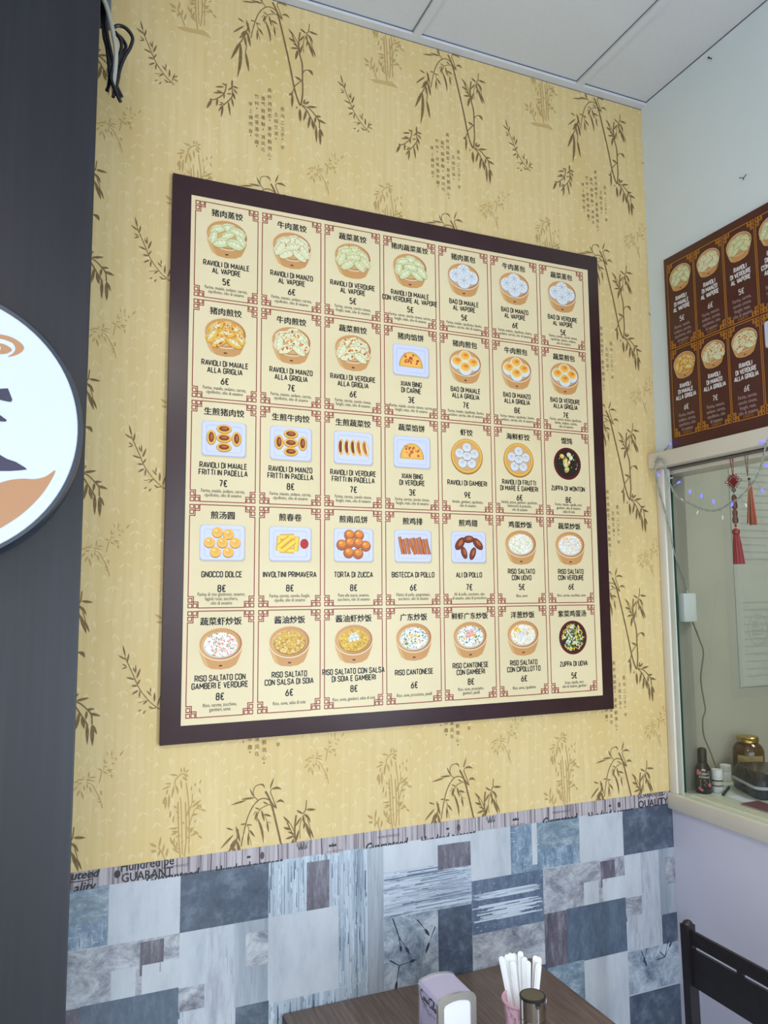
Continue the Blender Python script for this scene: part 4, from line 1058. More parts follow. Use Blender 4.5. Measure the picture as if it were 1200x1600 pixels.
def brush_marks(mb, kind, u0, u1, wt, wb, y):
    """dry-brush streaks, scratches and speckles printed on one patch"""
    q = Print()
    W, H = u1 - u0, wt - wb
    if W < .12 or H < .12:
        return
    area = W * H

    def sp(n, keys, along, lo, hi, th, a0=0., a1=1., b0=0., b1=1.):
        for _ in range(int(n * area)):
            L = br.uniform(lo, hi)
            t = br.uniform(.3, 1) * th
            if along == 'v':
                L = min(L, H * .98)
                x = u0 + W * br.uniform(a0, a1)
                yy = wb + br.uniform(0, H - L)
                x = min(max(x, u0 + t), u1 - t)
                q.poly([(x - t / 2, yy), (x + t / 2, yy), (x + t * .3, yy + L), (x - t * .3, yy + L)], br.choice(keys), 0)
            else:
                L = min(L, W * .98)
                x = u0 + br.uniform(0, W - L)
                yy = wb + H * br.uniform(b0, b1)
                yy = min(max(yy, wb + t), wt - t)
                q.poly([(x, yy - t / 2), (x + L, yy - t * .3), (x + L, yy + t * .3), (x, yy + t / 2)], br.choice(keys), 0)
    if kind == 'vstr':
        sp(70, 'dmw', 'v', .1, .6, .022)
        sp(110, 'dw', 'v', .02, .12, .010)
    elif kind == 'hbr':
        sp(60, 'dmw', 'h', .2, 1.2, .018)
        sp(170, 'dw', 'h', .02, .16, .010)
    elif kind == 'den':
        sp(46, 'w', 'h', .3, 1.0, .026, b0=.22, b1=.52)
        sp(50, 'w', 'h', .2, .8, .014, b0=.62, b1=.74)
        sp(90, 'wd', 'h', .01, .05, .008)
    elif kind == 'purp':
        sp(60, 'v', 'v', .05, .3, .012)
    elif kind == 'blu':
        sp(60, 'dm', 'v', .03, .2, .016)
        sp(90, 'w', 'h', .01, .06, .010)
    elif kind == 'grst' or kind == 'col':
        sp(22, 'm', 'v', .05, .3, .010)
    q.emit(mb, lambda x, yy, l: P(x, y - l * .0006, yy), lambda c: BRUSH[c])


mb = MB()
mb.quad([P(UL, -.006, FLOOR), P(XR, -.006, FLOOR), P(XR, -.006, -9.55), P(UL, -.006, -9.55)], PM['light'])
for k in (-1, 0, 1):
    for j in range(0, 3):
        du, dw = 7.39 * k, -3.02 * j
        for ri, (a, b, t, bt, kind, lay) in enumerate(RECTS):
            a2, b2 = max(a + du, UL), min(b + du, XR)
            t2, bt2 = t + dw, max(bt + dw, FLOOR)
            if b2 <= a2 or bt2 >= t2:
                continue
            y = -.008 - lay * .0012 - ri * .00003
            mb.quad([P(a2, y, bt2), P(b2, y, bt2), P(b2, y, t2), P(a2, y, t2)], PM[kind])
            brush_marks(mb, kind, a2, b2, t2, bt2, y - .0006)
        tw = Print()
        for t in TWIGS:
            tw.stroke([(x + du, y + dw) for x, y in t], .02, 't', 0, taper=[1] + [.7] * (len(t) - 2) + [.3])
            a, b = t[-2], t[-1]
            tw.leaf((b[0] + du, b[1] + dw), (b[0] + du + (b[0] - a[0]) * .7, b[1] + dw + (b[1] - a[1]) * .8), .045, 't', 0)
        tw.items = [i for i in tw.items if all(UL < x < XR and y > FLOOR for x, y in i[0])]
        tw.emit(mb, lambda x, y, l: P(x, -.0112 - l * .0008, y), lambda c: twig_ink)
struct(mb.build('wall_back_lower', normals=False))

# ceiling: square tiles between flat metal bars, with a wall angle along the back wall
mb = MB()
bars_x = [.26 + 3.34 * k for k in range(-6, 3)]
bars_y = [-3.3 - 3.4 * k for k in range(0, 7)]
mb.box(P(XL, YF, CEIL + .06), P(XR + .6, .4, CEIL + .4), tile_paint)
ceil = struct(mb.build('ceiling'))
mb = MB()
for bx in bars_x:
    mb.box(P(bx - .07, YF, CEIL), P(bx + .07, 0, CEIL + .07), grid_paint)
    for s in (-1, 1):
        mb.box(P(bx + s * .074 - .004, YF, CEIL + .045), P(bx + s * .074 + .004, -.14, CEIL + .07), gap_dark)
for by in bars_y:
    mb.box(P(XL, by - .07, CEIL + .006), P(XR, by + .07, CEIL + .066), grid_paint)
mb.box(P(XL, -.15, CEIL - .004), P(XR, 0, CEIL + .07), grid_paint)
mb.box(P(XL, -.160, CEIL + .045), P(XR, -.15, CEIL + .07), gap_dark)
mb.box(P(XR - .012, YF, CEIL + .045), P(XR, 0, CEIL + .07), gap_dark)
mb.box(P(XL, -.010, CEIL - .014), P(XR, 0, CEIL - .004), gap_dark)
struct(mb.build('ceiling_grid', parent=ceil))

# floor
floor_m = nmat('grey_floor_tile', [(0.35, (176, 174, 172)), (0.65, (196, 194, 192))], (5, 5, 5), detail=6, rough=0.35)
mb = MB()
mb.box(P(XL, YF, FLOOR - .5), P(26, 1.2, FLOOR), floor_m)
struct(mb.build('floor'))

# right wall with the serving opening
SILL = -9.36
HEAD = -3.6
YO0, YO1 = -.1, -13.0
XB = 9.05
mb = MB()
DY0, DY1, DZ = -14.4, -19.0, -4.2           # glazed side door towards the street
mb.box(P(XR, YF, HEAD), P(XB, 0, CEIL + .2), white_wall)
mb.box(P(XR, DY0, FLOOR), P(XB, 0, SILL - .27), daylight_tint_wall)  # lower wall, bluish daylight tint in the paint colour
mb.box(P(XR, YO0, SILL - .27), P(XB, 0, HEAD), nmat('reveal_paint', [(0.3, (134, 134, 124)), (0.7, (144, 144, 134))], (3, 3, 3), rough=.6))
mb.box(P(XR, DY0, SILL - .27), P(XB, YO1, HEAD), white_wall)
mb.box(P(XR, DY1, DZ), P(XB, DY0, HEAD), white_wall)
mb.box(P(XR, YF, FLOOR), P(XB, DY1, HEAD), white_wall)
struct(mb.build('wall_right'))

# remaining room shell
mb = MB()
mb.box(P(XL - .6, YF, FLOOR), P(XL, 0, CEIL + .2), white_wall)
struct(mb.build('wall_left'))
mb = MB()
mb.box(P(XL, YF - .6, FLOOR), P(-17, YF, CEIL + .2), white_wall)
mb.box(P(-17, YF - .6, 1.6), P(XB, YF, CEIL + .2), white_wall)
mb.box(P(8.2, YF - .6, FLOOR), P(XB, YF, 1.6), white_wall)
struct(mb.build('wall_front'))
# kitchen behind the opening
kitchen_paint = nmat('kitchen_wall_paint', [(0.3, (168, 168, 156)), (0.7, (178, 178, 166))], (3, 3, 3), detail=3, rough=0.6)
mb = MB()
mb.box(P(8.9, .45, FLOOR), P(26, .9, CEIL + .3), kitchen_paint)
mb.box(P(25.4, -13.6, FLOOR), P(26, .45, CEIL + .3), kitchen_paint)
mb.box(P(XB, -14.2, FLOOR), P(26, -13.6, CEIL + .3), kitchen_paint)
mb.box(P(XB, -13.6, CEIL + .06), P(25.4, .45, CEIL + .3), tile_paint)
struct(mb.build('wall_kitchen'))

# header, jamb casing, sill
mb = MB()
mb.box(P(8.28, -13.6, -3.585), P(XR + .02, -.008, -3.31), trim_paint, .004)
mb.box(P(8.56, -13, -3.70), P(9.04, YO0, HEAD), trim_paint, .003)
mb.box(P(8.50, -13, -3.635), P(8.56, YO0, -3.585), mat('header_groove', (110, 104, 98), rough=0.7))
struct(mb.build('trim_2'))
mb = MB()
mb.box(P(8.455, -.19, SILL), P(XR + .05, -.008, -3.585), trim_paint, .003)
mb.box(P(8.49, -.31, SILL), P(8.52, -.18, -3.6), nmat('pale_jamb_strip', [(0.3, (190, 196, 188)), (0.7, (202, 207, 200))], (4, 4, 4), rough=.4), .003)
struct(mb.build('trim_3'))
mb = MB()
sill_top = nmat('sill_greenish_white', [(0.3, (188, 198, 176)), (0.7, (204, 212, 192))], (5, 5, 5), rough=.3)
mb.box(P(8.39, -13.6, SILL - .27), P(XB, -.008, SILL), trim_paint, .004)
mb.box(P(8.45, -13.6, SILL - .01), P(XB, -.02, SILL + .004), sill_top)
mb.box(P(XB, -13.5, SILL - .27), P(11.3, .44, SILL + .002), sill_top)
for x in (8.62, 8.70, 8.80):
    mb.box(P(x - .012, -13, SILL), P(x + .012, -.36, SILL + .018), trim_paint)
struct(mb.build('trim_4'))

# sliding glass
glass = pane_material('clear_glass', (0.955, 0.965, 0.945, 1), 1.5)
edge_m = mat('green_glass_edge', (34, 74, 66), rough=0.2)
win = struct(thing('window_1', '', '', P(8.66, -.385, SILL)))
del win['label'], win['category']
for x, ya, yb in ((8.655, -.175, -2.96), (8.735, -2.27, -7.5)):
    mb = MB()
    mb.box(P(x - .012, yb, SILL + .018), P(x + .012, ya - .02, -3.70), glass)
    g = mb.build('glass_pane', parent=win)
    mb = MB()
    mb.box(P(x - .013, ya - .02, SILL + .018), P(x + .013, ya, -3.70), edge_m)
    mb.build('glass_edge', parent=g)

# dark pillar on the left
pillar_m = nmat('charcoal_brushed_panel', [(0.3, (25, 25, 31)), (0.55, (29, 29, 36)), (0.8, (35, 35, 43))], (90, 90, 3), detail=5, rough=0.42, spec=0.4)
mb = MB()
mb.box(P(-7.0, -2.5, FLOOR), P(-1.408, -.006, CEIL), pillar_m, .003)
struct(mb.build('pillar'))

# ------------------------------------------------------------------ menu board on the back wall
CELL = U * .99174
BO = P(-.01275, -.09, -.04776)          # top-left of the printed grid on the board face


def on_board(x, y, l=0):
    return Vector((BO.x + CELL * x, BO.y - .0004 - l * .00009, BO.z + CELL * y))


maroon = nmat('maroon_board_lacquer', [(0.3, (49, 25, 29)), (0.7, (56, 30, 34))], (20, 20, 20), rough=.34, spec=.5)
cream = nmat('cream_menu_sheet', [(0.3, (219, 203, 163)), (0.7, (225, 210, 171))], (4, 4, 4), rough=.4, spec=.35)
board = thing('menu_board', 'large cream menu in a maroon surround on the bamboo wallpaper', 'menu board', P(3.5, -.09, -3.76))
mb = MB()
a, b = on_board(-.302, -7.845), on_board(7.318, .332)
mb.box((a.x, -.09 * U + .0005, a.z), (b.x, -.002, b.z), maroon, .001)
mb.build('backing_board', parent=board)
mb = MB()
a, b = on_board(-.03, -7.60), on_board(7.085, .045)
mb.box((a.x, BO.y - .0002, a.z), (b.x, BO.y + .0004, b.z), cream)
mb.build('menu_sheet', parent=board)
for r, row in enumerate(MENU):
    for c, e in enumerate(row):
        p = menu_entry(e)
        mb = MB()
        p.emit(mb, lambda x, y, l: on_board(c + .0356 + x, -(r * 1.5058 + .0268) + y, l), print_pal)
        mb.build('menu_entry', parent=board, normals=False)

# ------------------------------------------------------------------ second menu board on the right wall
board2 = thing('menu_board', 'dark red menu with gold borders and white writing on the white wall above the opening', 'menu board', P(8.47, -2.5, -1.5))
red_board = nmat('dark_red_board', [(0.3, (70, 23, 24)), (0.7, (78, 28, 28))], (20, 20, 20), rough=.4)
mb = MB()
mb.box(P(8.42, -5.25, -3.30), P(8.499, -.495, .25), red_board, .001)
mb.build('backing_board', parent=board2)


def on_board2(x, y, l=0):
    return Vector((U * 8.42 - .0004 - l * .00009, U * -(.573 + x), Z0 + U * (.095 + y)))


B2 = [[(['RAVIOLI', 'DI MAIALE', 'AL VAPORE'], '5€', 'maiale', 'steam_g'), (['RAVIOLI', 'DI MANZO', 'AL VAPORE'], '6€', 'manzo', 'steam_w'),
       (['RAVIOLI', 'DI VERDURE', 'AL VAPORE'], '5€', None, 'steam_d'), (['RAVIOLI', 'DI MAIALE', 'CON VERDURE', 'AL VAPORE'], '5€', None, 'steam_g'),
       (['BAO', 'DI MAIALE', 'AL VAPORE'], '5€', 'maiale', 'bao'), (['BAO', 'DI MANZO', 'AL VAPORE'], '6€', 'manzo', 'bao'), (['BAO', 'DI VERDURE', 'AL VAPORE'], '5€', None, 'bao')],
      [(['RAVIOLI', 'DI MAIALE', 'ALLA GRIGLIA'], '6€', 'maiale', 'grill_y'), (['RAVIOLI', 'DI MANZO', 'ALLA GRIGLIA'], '7€', 'manzo', 'grill_w'),
       (['RAVIOLI', 'DI VERDURE', 'ALLA GRIGLIA'], '6€', None, 'grill_w'), (['XIAN BING', 'DI CARNE'], '3€', 'maiale', 'xian'),
       (['BAO', 'DI MAIALE', 'ALLA GRIGLIA'], '7€', 'maiale', 'bao_g'), (['BAO', 'DI MANZO', 'ALLA GRIGLIA'], '8€', 'manzo', 'bao_g'), (['BAO', 'DI VERDURE', 'ALLA GRIGLIA'], '7€', None, 'bao_g')]]
for r, row in enumerate(B2):
    for c, (name, price, meat, kind) in enumerate(row):
        p = Print()
        fret_border(p, .612, 1.565, 'orange', sq=.046, t=.011)
        d = Print()
        dish(d, kind)
        shift(p, d, .306, -.32, .80)
        for k, s in enumerate(name):
            caps(p, s, .306, -.66 - .1 * k - (.02 if len(name) == 3 else 0), .084, 'white', .6, sx=.98, t=.19)
        caps(p, price, .306, -1.075, .098, 'white', .6, sx=1.0, t=.14)
        if meat:
            ing = ['Farina, %s,' % meat, 'sedano, carota,', 'cipollotto, olio', 'di sesamo']
        else:
            ing = ['Farina, carota,', 'cavolo cinese,', 'funghi, mais,', SESAME]
        for k, s in enumerate(ing):
            p.text(s, .306, -1.2 - .086 * k, .058 / CAP, 'dim', .6, sx=SMALL_SX * 1.0, bold=.006)
        p.text('(1,6,9,11)', .306, -1.52, .045 / CAP, 'orange', .6, sx=.8)
        mb = MB()
        p.emit(mb, lambda x, y, l: on_board2(c * .646 + x, -r * 1.61 + y, l), print_pal)
        mb.build('menu_entry', parent=board2, normals=False)

# ------------------------------------------------------------------ round sign on the pillar
sc = P(-2.7624, -3.0, -4.219)
SR = 1.276 * U
sign = thing('round_sign', 'round white lightbox sign with a dark rim on the charcoal pillar', 'sign', sc)
rim_m = mat('sign_rim_blue_black', (34, 44, 58), rough=.35)
face_m = mat('sign_white_face', (192, 200, 214), rough=.3)
tan_m = mat('sign_tan_print', (166, 120, 82), rough=.35)
ink_m = mat('sign_navy_print', (42, 40, 66), rough=.35)
mb = MB()
d = .5 * U - .001
mb.lathe([(SR + .004, -d), (SR + .0085, -d + .003), (SR + .0085, -.004), (SR + .006, .0015), (SR, .002), (SR - .0008, -.003)], sc, rim_m, n=96, axis='Y', cap_hi=False)
mb.build('rim', parent=sign)
mb = MB()
mb.lathe([(SR, -.006), (SR, .0)], sc, face_m, n=96, axis='Y', cap_lo=False)
mb.build('face', parent=sign)


def sign_print(name, keys, m):
    mb = MB()
    for k in keys:
        pts = [Vector((x, 0, w)) for x, w in SIGN[k]]
        pts.append(pts[0])
        pts = catmull(pts, 4)[:-1] if k in ('ring1', 'ring2', 'leaf') else pts[:-1]
        vs, n = [], len(pts)
        for q in pts:
            v = P(q.x, -3.0, q.z)
            dx, dz = v.x - sc.x, v.z - sc.z
            L = math.hypot(dx, dz)
            if L > SR * .97:
                v.x, v.z = sc.x + dx * SR * .97 / L, sc.z + dz * SR * .97 / L
            vs.append((v.x, v.y - .0008, v.z))
        mb.poly3(vs, m)
    mb.build(name, parent=sign, normals=False)


sign_print('steam_swirl', ['ring1', 'ring2'], tan_m)
sign_print('leaf_swoosh', ['leaf'], tan_m)
sign_print('brush_character', ['s1', 's2', 's3'], ink_m)

# ------------------------------------------------------------------ cables hanging beside the pillar
black_pvc = mat('black_cable_sheath', (24, 25, 32), rough=.3)
grey_pvc = mat('grey_white_cable_sheath', (176, 174, 162), rough=.5)
cb = thing('cable_bundle', 'bundle of looped black cables hanging beside the pillar top', 'cable', P(-1.2, -1.05, 1.6))
for k in ('k1', 'k2', 'k3', 'k4', 'k5', 'k6'):
    mb = MB()
    pts = [P(*q) for q in CABLES[k]]
    if k in ('k1', 'k4', 'k5'):
        pts = [P(CABLES[k][0][0] - .03, CABLES[k][0][1], 2.4)] + pts
    mb.tube(catmull(pts, 6), .0040, black_pvc, 8)
    mb.build('cable', parent=cb)
mb = MB()
mb.tube(catmull([P(q[0], q[1] - .15, q[2]) for q in CABLES['white']] + [P(-1.18, -1.14, .98), P(-1.19, -1.10, .80), P(-1.17, -1.09, .66)], 6), .0050, grey_pvc, 8)
w_ = mb.build('white_cable', parent=cb)
w_['label'] = 'greyish white cable'
mb = MB()
mb.box(P(-1.408, -.95, 1.76), P(-1.25, -.70, CEIL), mat('grey_green_duct', (92, 98, 96), rough=.5), .002)
tag(mb.build('cable_duct'), 'grey-green cable duct running down the pillar corner from the ceiling', 'cable duct')

# ------------------------------------------------------------------ table
wood = nmat('dark_walnut_laminate', [(0.30, (84, 66, 56)), (0.5, (116, 96, 83)), (0.72, (144, 122, 106))], (120, 6.0, 120), detail=9, nrough=.7, rough=.40, spec=.4)
wood_edge = nmat('table_edge_band', [(0.3, (44, 34, 33)), (0.7, (60, 48, 46))], (30, 4, 30), rough=.45)
iron = mat('black_table_iron', (26, 26, 28), rough=.5)
TZ = .75
tb = thing('dining_table', 'dark walnut table standing against the patchwork wallpaper', 'table', (.588, -.56, 0))
mb = MB()
mb.box((1.417 * U, -1.12, TZ - .032), (5.498 * U, -.004, TZ - .002), wood_edge, .002)
mb.box((1.417 * U + .001, -1.119, TZ - .003), (5.498 * U - .001, -.005, TZ), wood, .001)
mb.build('tabletop', parent=tb)
mb = MB()
mb.box((.548, -.6, .03), (.628, -.52, TZ - .032), iron, .004)
mb.box((.40, -.70, TZ - .042), (.776, -.42, TZ - .032), iron)
mb.build('pedestal', parent=tb)
mb = MB()
mb.box((.34, -.86, 0), (.84, -.26, .03), iron, .006)
mb.build('base', parent=tb)

# ------------------------------------------------------------------ napkin dispenser
lav = nmat('lilac_enamel', [(0.3, (198, 190, 222)), (0.7, (206, 199, 228))], (6, 6, 6), rough=.3)
chrome = mat('brushed_chrome', (208, 206, 200), rough=.27, metal=.8)
chrome_s = mat('polished_steel', (196, 194, 190), rough=.14, metal=1.0)
napkin_m = mat('white_napkin', (232, 234, 246), rough=.8)
nx0, nx1 = 2.925 * U, 3.468 * U
ny0, ny1 = -1.845 * U, -1.245 * U
ND = thing('napkin_dispenser', 'lilac and chrome napkin dispenser on the walnut table', 'napkin dispenser', ((nx0 + nx1) / 2, (ny0 + ny1) / 2, TZ))
NZ = .868


def arch(x0, x1, z0, z1, rise, r=.007, n=10):
    """rounded outline with a slightly arched top, in XZ"""
    pts = [(x0, z0)]
    w = x1 - x0
    for k in range(n + 1):
        t = k / n
        x = x0 + w * t
        z = z1 + rise * (1 - (2 * t - 1) ** 2)
        e = min(t, 1 - t) * w
        if e < r:
            z -= r - math.sqrt(max(0, r * r - (r - e) ** 2))
        pts.append((x, z))
    pts.append((x1, z0))
    return pts


def arch_solid(mb, outline, y0, y1, m):
    n = len(outline)
    vs = [(x, y0, z) for x, z in outline] + [(x, y1, z) for x, z in outline]
    fs = [tuple(range(n)), tuple(range(2 * n - 1, n - 1, -1))]
    fs += [(k, (k + 1) % n, n + (k + 1) % n, n + k) for k in range(n)]
    mb.mesh(vs, fs, m)


def arch_ring(mb, outer, inner, y0, y1, m):
    n = len(outer)
    A = [(x, y0, z) for x, z in outer]
    B = [(x, y0, z) for x, z in inner]
    C = [(x, y1, z) for x, z in outer]
    D = [(x, y1, z) for x, z in inner]
    vs = A + B + C + D
    fs = []
    for k in range(n):
        k2 = (k + 1) % n
        fs += [(k, k2, n + k2, n + k), (2 * n + k, 2 * n + k2, 3 * n + k2, 3 * n + k), (k, k2, 2 * n + k2, 2 * n + k), (n + k, n + k2, 3 * n + k2, 3 * n + k)]
    mb.mesh(vs, fs, m)


mb = MB()
arch_solid(mb, arch(nx0 + .0012, nx1 - .0012, TZ + .002, NZ - .001, .0075, n=24), ny0 + .006, ny1 - .006, lav)
body = mb.build('body', parent=ND)
# script lettering on the left side: strokes in (along, up), 0..1
LOGO = [[(.16, .86), (.10, .98), (.02, .80), (.02, .45), (.08, .20), (.17, .28)], [(.08, .20), (.20, .02), (.40, -.04)],
        [(.24, .55), (.19, .45), (.21, .28), (.27, .30), (.28, .50), (.24, .55)], [(.36, .52), (.32, .55), (.30, .40), (.33, .28), (.38, .32)],
        [(.45, .55), (.40, .48), (.41, .30), (.46, .34), (.47, .56), (.47, .30), (.51, .30)], [(.51, .44), (.55, .46)],
        [(.70, .82), (.64, .98), (.57, .78), (.57, .44), (.62, .22), (.70, .30)], [(.64, .98), (.78, 1.05), (.92, .86)],
        [(.77, .55), (.72, .45), (.74, .28), (.80, .32), (.80, .50), (.77, .55)], [(.84, .34), (.85, .95), (.89, 1.0), (.86, .60), (.86, .32), (.90, .30)],
        [(.97, .55), (.92, .48), (.93, .30), (.98, .34), (.99, .56), (.99, .30), (1.03, .32)]]
lp = Print()
lh = .024
l0, lw = ny1 - .0125, .077
lz = .8335
for s in LOGO:
    pts = [Vector((x * lw, y * lh, 0)) for x, y in s]
    pts = [(q.x, q.y) for q in (catmull(pts, 4) if len(pts) > 2 else pts)]
    lp.stroke(pts, .0024, 'k', 0)
for k in range(26):
    if k % 7 != 6:
        lp.poly([(.012 + k * .0024, -.0075), (.0138 + k * .0024, -.0075), (.0138 + k * .0024, -.0055), (.012 + k * .0024, -.0055)], 'g', 0)
for k in range(8):
    lp.poly([(.034 + k * .0024, -.013), (.0358 + k * .0024, -.013), (.0358 + k * .0024, -.0112), (.034 + k * .0024, -.0112)], 'g', 0)
base = TZ + .006 - lz
for x, w, h in ((-.003, .008, .050), (.005, .006, .030), (.011, .004, .040), (.017, .008, .022), (.026, .005, .034), (.034, .010, .020), (.046, .006, .030), (.056, .010, .018)):
    lp.poly([(x, base), (x + w, base), (x + w * .62, base + h * .5), (x + w * .5, base + h), (x + w * .38, base + h * .5)], 'k', 0)
mb = MB()
lk = {'k': mat('dispenser_black_print', (28, 24, 40), rough=.4), 'g': mat('dispenser_grey_print', (96, 90, 124), rough=.4)}
lp.emit(mb, lambda x, y, l: Vector((nx0 + .0006 - l * .0004, l0 - x, lz + y)), lambda c: lk[c])
mb.build('logo_print', parent=body, normals=False)
for y0, y1 in ((ny0, ny0 + .008), (ny1 - .008, ny1)):
    mb = MB()
    o_ = arch(nx0, nx1, TZ, NZ, .0085, n=24)
    cx, cz = (nx0 + nx1) / 2, (TZ + NZ) / 2
    i_ = [(cx + (x - cx) * .70, cz + (z - cz) * .80) for x, z in o_]
    arch_ring(mb, o_, i_, y0, y1, chrome)
    mb.build('chrome_frame', parent=ND)
mb = MB()
cx, cz = (nx0 + nx1) / 2, (TZ + NZ) / 2
arch_solid(mb, [(cx + (x - cx) * .72, cz + (z - cz) * .82) for x, z in arch(nx0, nx1, TZ, NZ, .0085, n=24)], ny0 + .003, ny0 + .0065, napkin_m)
mb.build('napkin_stack', parent=ND)

# ------------------------------------------------------------------ pink cup with white sticks
cupc = Vector((4.08 * U, -2.0 * U, TZ))
pink = nmat('pink_cup_print', [(0.42, (206, 150, 176)), (0.5, (226, 176, 198)), (0.62, (236, 200, 214))], (70, 70, 70), detail=2, rough=.4,
            second=((150, 150, 150), (150, 110, 160), .64, .67))
pink_rim = mat('pink_cup_rim', (224, 176, 192), rough=.4)
cup = thing('cup', 'pink patterned cup full of white sticks on the walnut table', 'cup', cupc)
mb = MB()
rt = .275 * U
mb.lathe([(.036, 0), (.038, .002), (rt - .002, .098), (rt - .0035, .098), (.0355, .004), (.001, .003)], cupc, pink, n=40, cap_hi=True)
mb.build('body', parent=cup)
mb = MB()
mb.lathe([(rt - .003, .0965), (rt + .001, .0965), (rt + .0022, .099), (rt + .001, .1015), (rt - .003, .1015), (rt - .003, .0965)], cupc, pink_rim, n=40, cap_lo=False, cap_hi=False)
mb.build('rim', parent=cup)

stick_m = nmat('white_stick_plastic', [(0.3, (232, 234, 236)), (0.7, (240, 241, 242))], (8, 8, 8), rough=.45)
STICKS = [(3.984, -1.615, -10.641, 'leftmost white stick leaning out of the pink cup'),
          (4.063, -1.633, -10.624, 'white stick second from the left in the pink cup'),
          (4.108, -1.642, -10.612, 'white stick third from the left, in the tight bunch in the pink cup'),
          (4.155, -1.663, -10.612, 'white stick at the right of the tight left bunch in the pink cup'),
          (4.083, -1.742, -10.671, 'shorter white stick standing in front of the left bunch in the pink cup'),
          (4.206, -1.740, -10.565, 'tallest white stick, in the middle of the pink cup'),
          (4.225, -1.810, -10.612, 'white stick half hidden just right of the tallest one in the pink cup'),
          (4.251, -1.852, -10.647, 'short white stick right of the middle, behind the chrome lid'),
          (4.409, -1.795, -10.635, 'white stick at the back of the right-hand group in the pink cup'),
          (4.442, -1.820, -10.647, 'rightmost white stick in the pink cup'),
          (4.392, -1.892, -10.688, 'shorter white stick at the front of the right-hand group in the pink cup')]
viewer = Vector((-.55, -.80, 0)).normalized()


def make_stick(top, foot):
    mb = MB()
    d = (top - foot)
    L = d.length
    d.normalize()
    s = d.cross(viewer).normalized()
    n = s.cross(d).normalized()
    w, th = .0064, .0011
    out = [(-w * .8, 0), (w * .8, 0)]
    for k in range(13):
        t = PI * k / 12
        out.append((w * math.cos(t), L - w + w * math.sin(t)))
    k = len(out)
    vs = [foot + s * x + d * y + n * th for x, y in out] + [foot + s * x + d * y - n * th for x, y in out]
    fs = [tuple(range(k)), tuple(range(2 * k - 1, k - 1, -1))] + [(j, (j + 1) % k, k + (j + 1) % k, k + j) for j in range(k)]
    mb.mesh(vs, fs, stick_m)
    # raised spine of the handle
    sp = [(-w * .45, L * .1), (w * .45, L * .1), (w * .45, L - w * 1.3), (0, L - w * .8), (-w * .45, L - w * 1.3)]
    vs = [foot + s * x + d * y + n * (th + .0007) for x, y in sp] + [foot + s * x * 1.2 + d * y + n * th for x, y in sp]
    k = len(sp)
    mb.mesh(vs, [tuple(range(k))] + [(j, (j + 1) % k, k + (j + 1) % k, k + j) for j in range(k)], stick_m)
    return mb.build('stick', origin=foot)


for x, y, w, lab in STICKS:
    top = P(x, y, w)
    off = Vector((top.x - cupc.x, top.y - cupc.y, 0))
    foot = Vector((cupc.x + off.x * .08, cupc.y + off.y * .08 - .004, TZ + .0045))
    foot.x += (x - 4.2) * .06
    tag(make_stick(top, foot), lab, 'stick', 'white sticks in the pink cup')

# ------------------------------------------------------------------ chrome-lidded shaker in front of the cup
sh = Vector((3.907 * U, -2.47 * U, TZ))
sk = thing('shaker', 'chrome shaker with a dark-edged flat lid in front of the pink cup', 'shaker', sh)
SRr = .158 * U
mb = MB()
mb.lathe([(SRr - .001, 0), (SRr, .002), (SRr, .105)], sh, chrome_s, n=40)
mb.build('body', parent=sk)
mb = MB()
mb.lathe([(SRr - .0015, .105), (SRr - .0015, .107), (SRr, .1075), (SRr, .145)], sh, chrome_s, n=40)
mb.build('collar', parent=sk)
mb = MB()
mb.lathe([(SRr - .0005, .1452), (SRr + .0004, .146), (SRr + .0004, .1490), (SRr - .001, .1500), (SRr - .003, .1500)], sh, mat('black_lid_ring', (26, 25, 26), rough=.35), n=40, cap_hi=False)
mb.lathe([(.001, .1485), (SRr - .0032, .1497)], sh, mat('bronze_grey_lid', (112, 106, 92), rough=.35, metal=.7), n=40, cap_lo=False, cap_hi=True)
mb.build('lid', parent=sk)
mb = MB()
fv = Vector((-.18, -.98, 0)).normalized()
sd = Vector((fv.y, -fv.x, 0))
q = sh + fv * (SRr + .0004)
pts = [(-.0058, .1452), (.0058, .1452), (.0056, .139), (.004, .1352), (0, .1338), (-.004, .1352), (-.0056, .139)]
mb.mesh([q + sd * x + Vector((0, 0, z)) + fv * (.0006 - abs(x) * .12) for x, z in pts], [tuple(range(7))], mat('dark_spout_hole', (14, 14, 20), rough=.3))
mb.build('spout', parent=sk)

# ------------------------------------------------------------------ chair
espresso = nmat('espresso_wood', [(0.3, (26, 22, 25)), (0.7, (36, 31, 34))], (12, 60, 60), rough=.4)
cy0, cy1 = -1.835 * U, -1.835 * U - .43
cx_ = 7.0 * U
ch = thing('dining_chair', 'dark espresso wooden chair with a slotted backrest beside the table', 'chair', (cx_ - .2, (cy0 + cy1) / 2, 0))
for y in (cy0, cy1):
    mb = MB()
    pts = [(cx_ + .05, 0), (cx_ + .008, .45), (cx_, .912)]
    for (xa, za), (xb, zb) in zip(pts, pts[1:]):
        vv = []
        for xx, zz in ((xa, za), (xb, zb)):
            vv += [(xx - .014, y - .011, zz), (xx + .014, y - .011, zz), (xx + .014, y + .011, zz), (xx - .014, y + .011, zz)]
        mb.mesh(vv, [(0, 1, 2, 3), (4, 5, 6, 7), (0, 1, 5, 4), (1, 2, 6, 5), (2, 3, 7, 6), (3, 0, 4, 7)], espresso)
    # rounded top
    mb.ball((cx_, y, .912), .011, espresso, 1.27, 1, .9)
    mb.build('back_post', parent=ch)
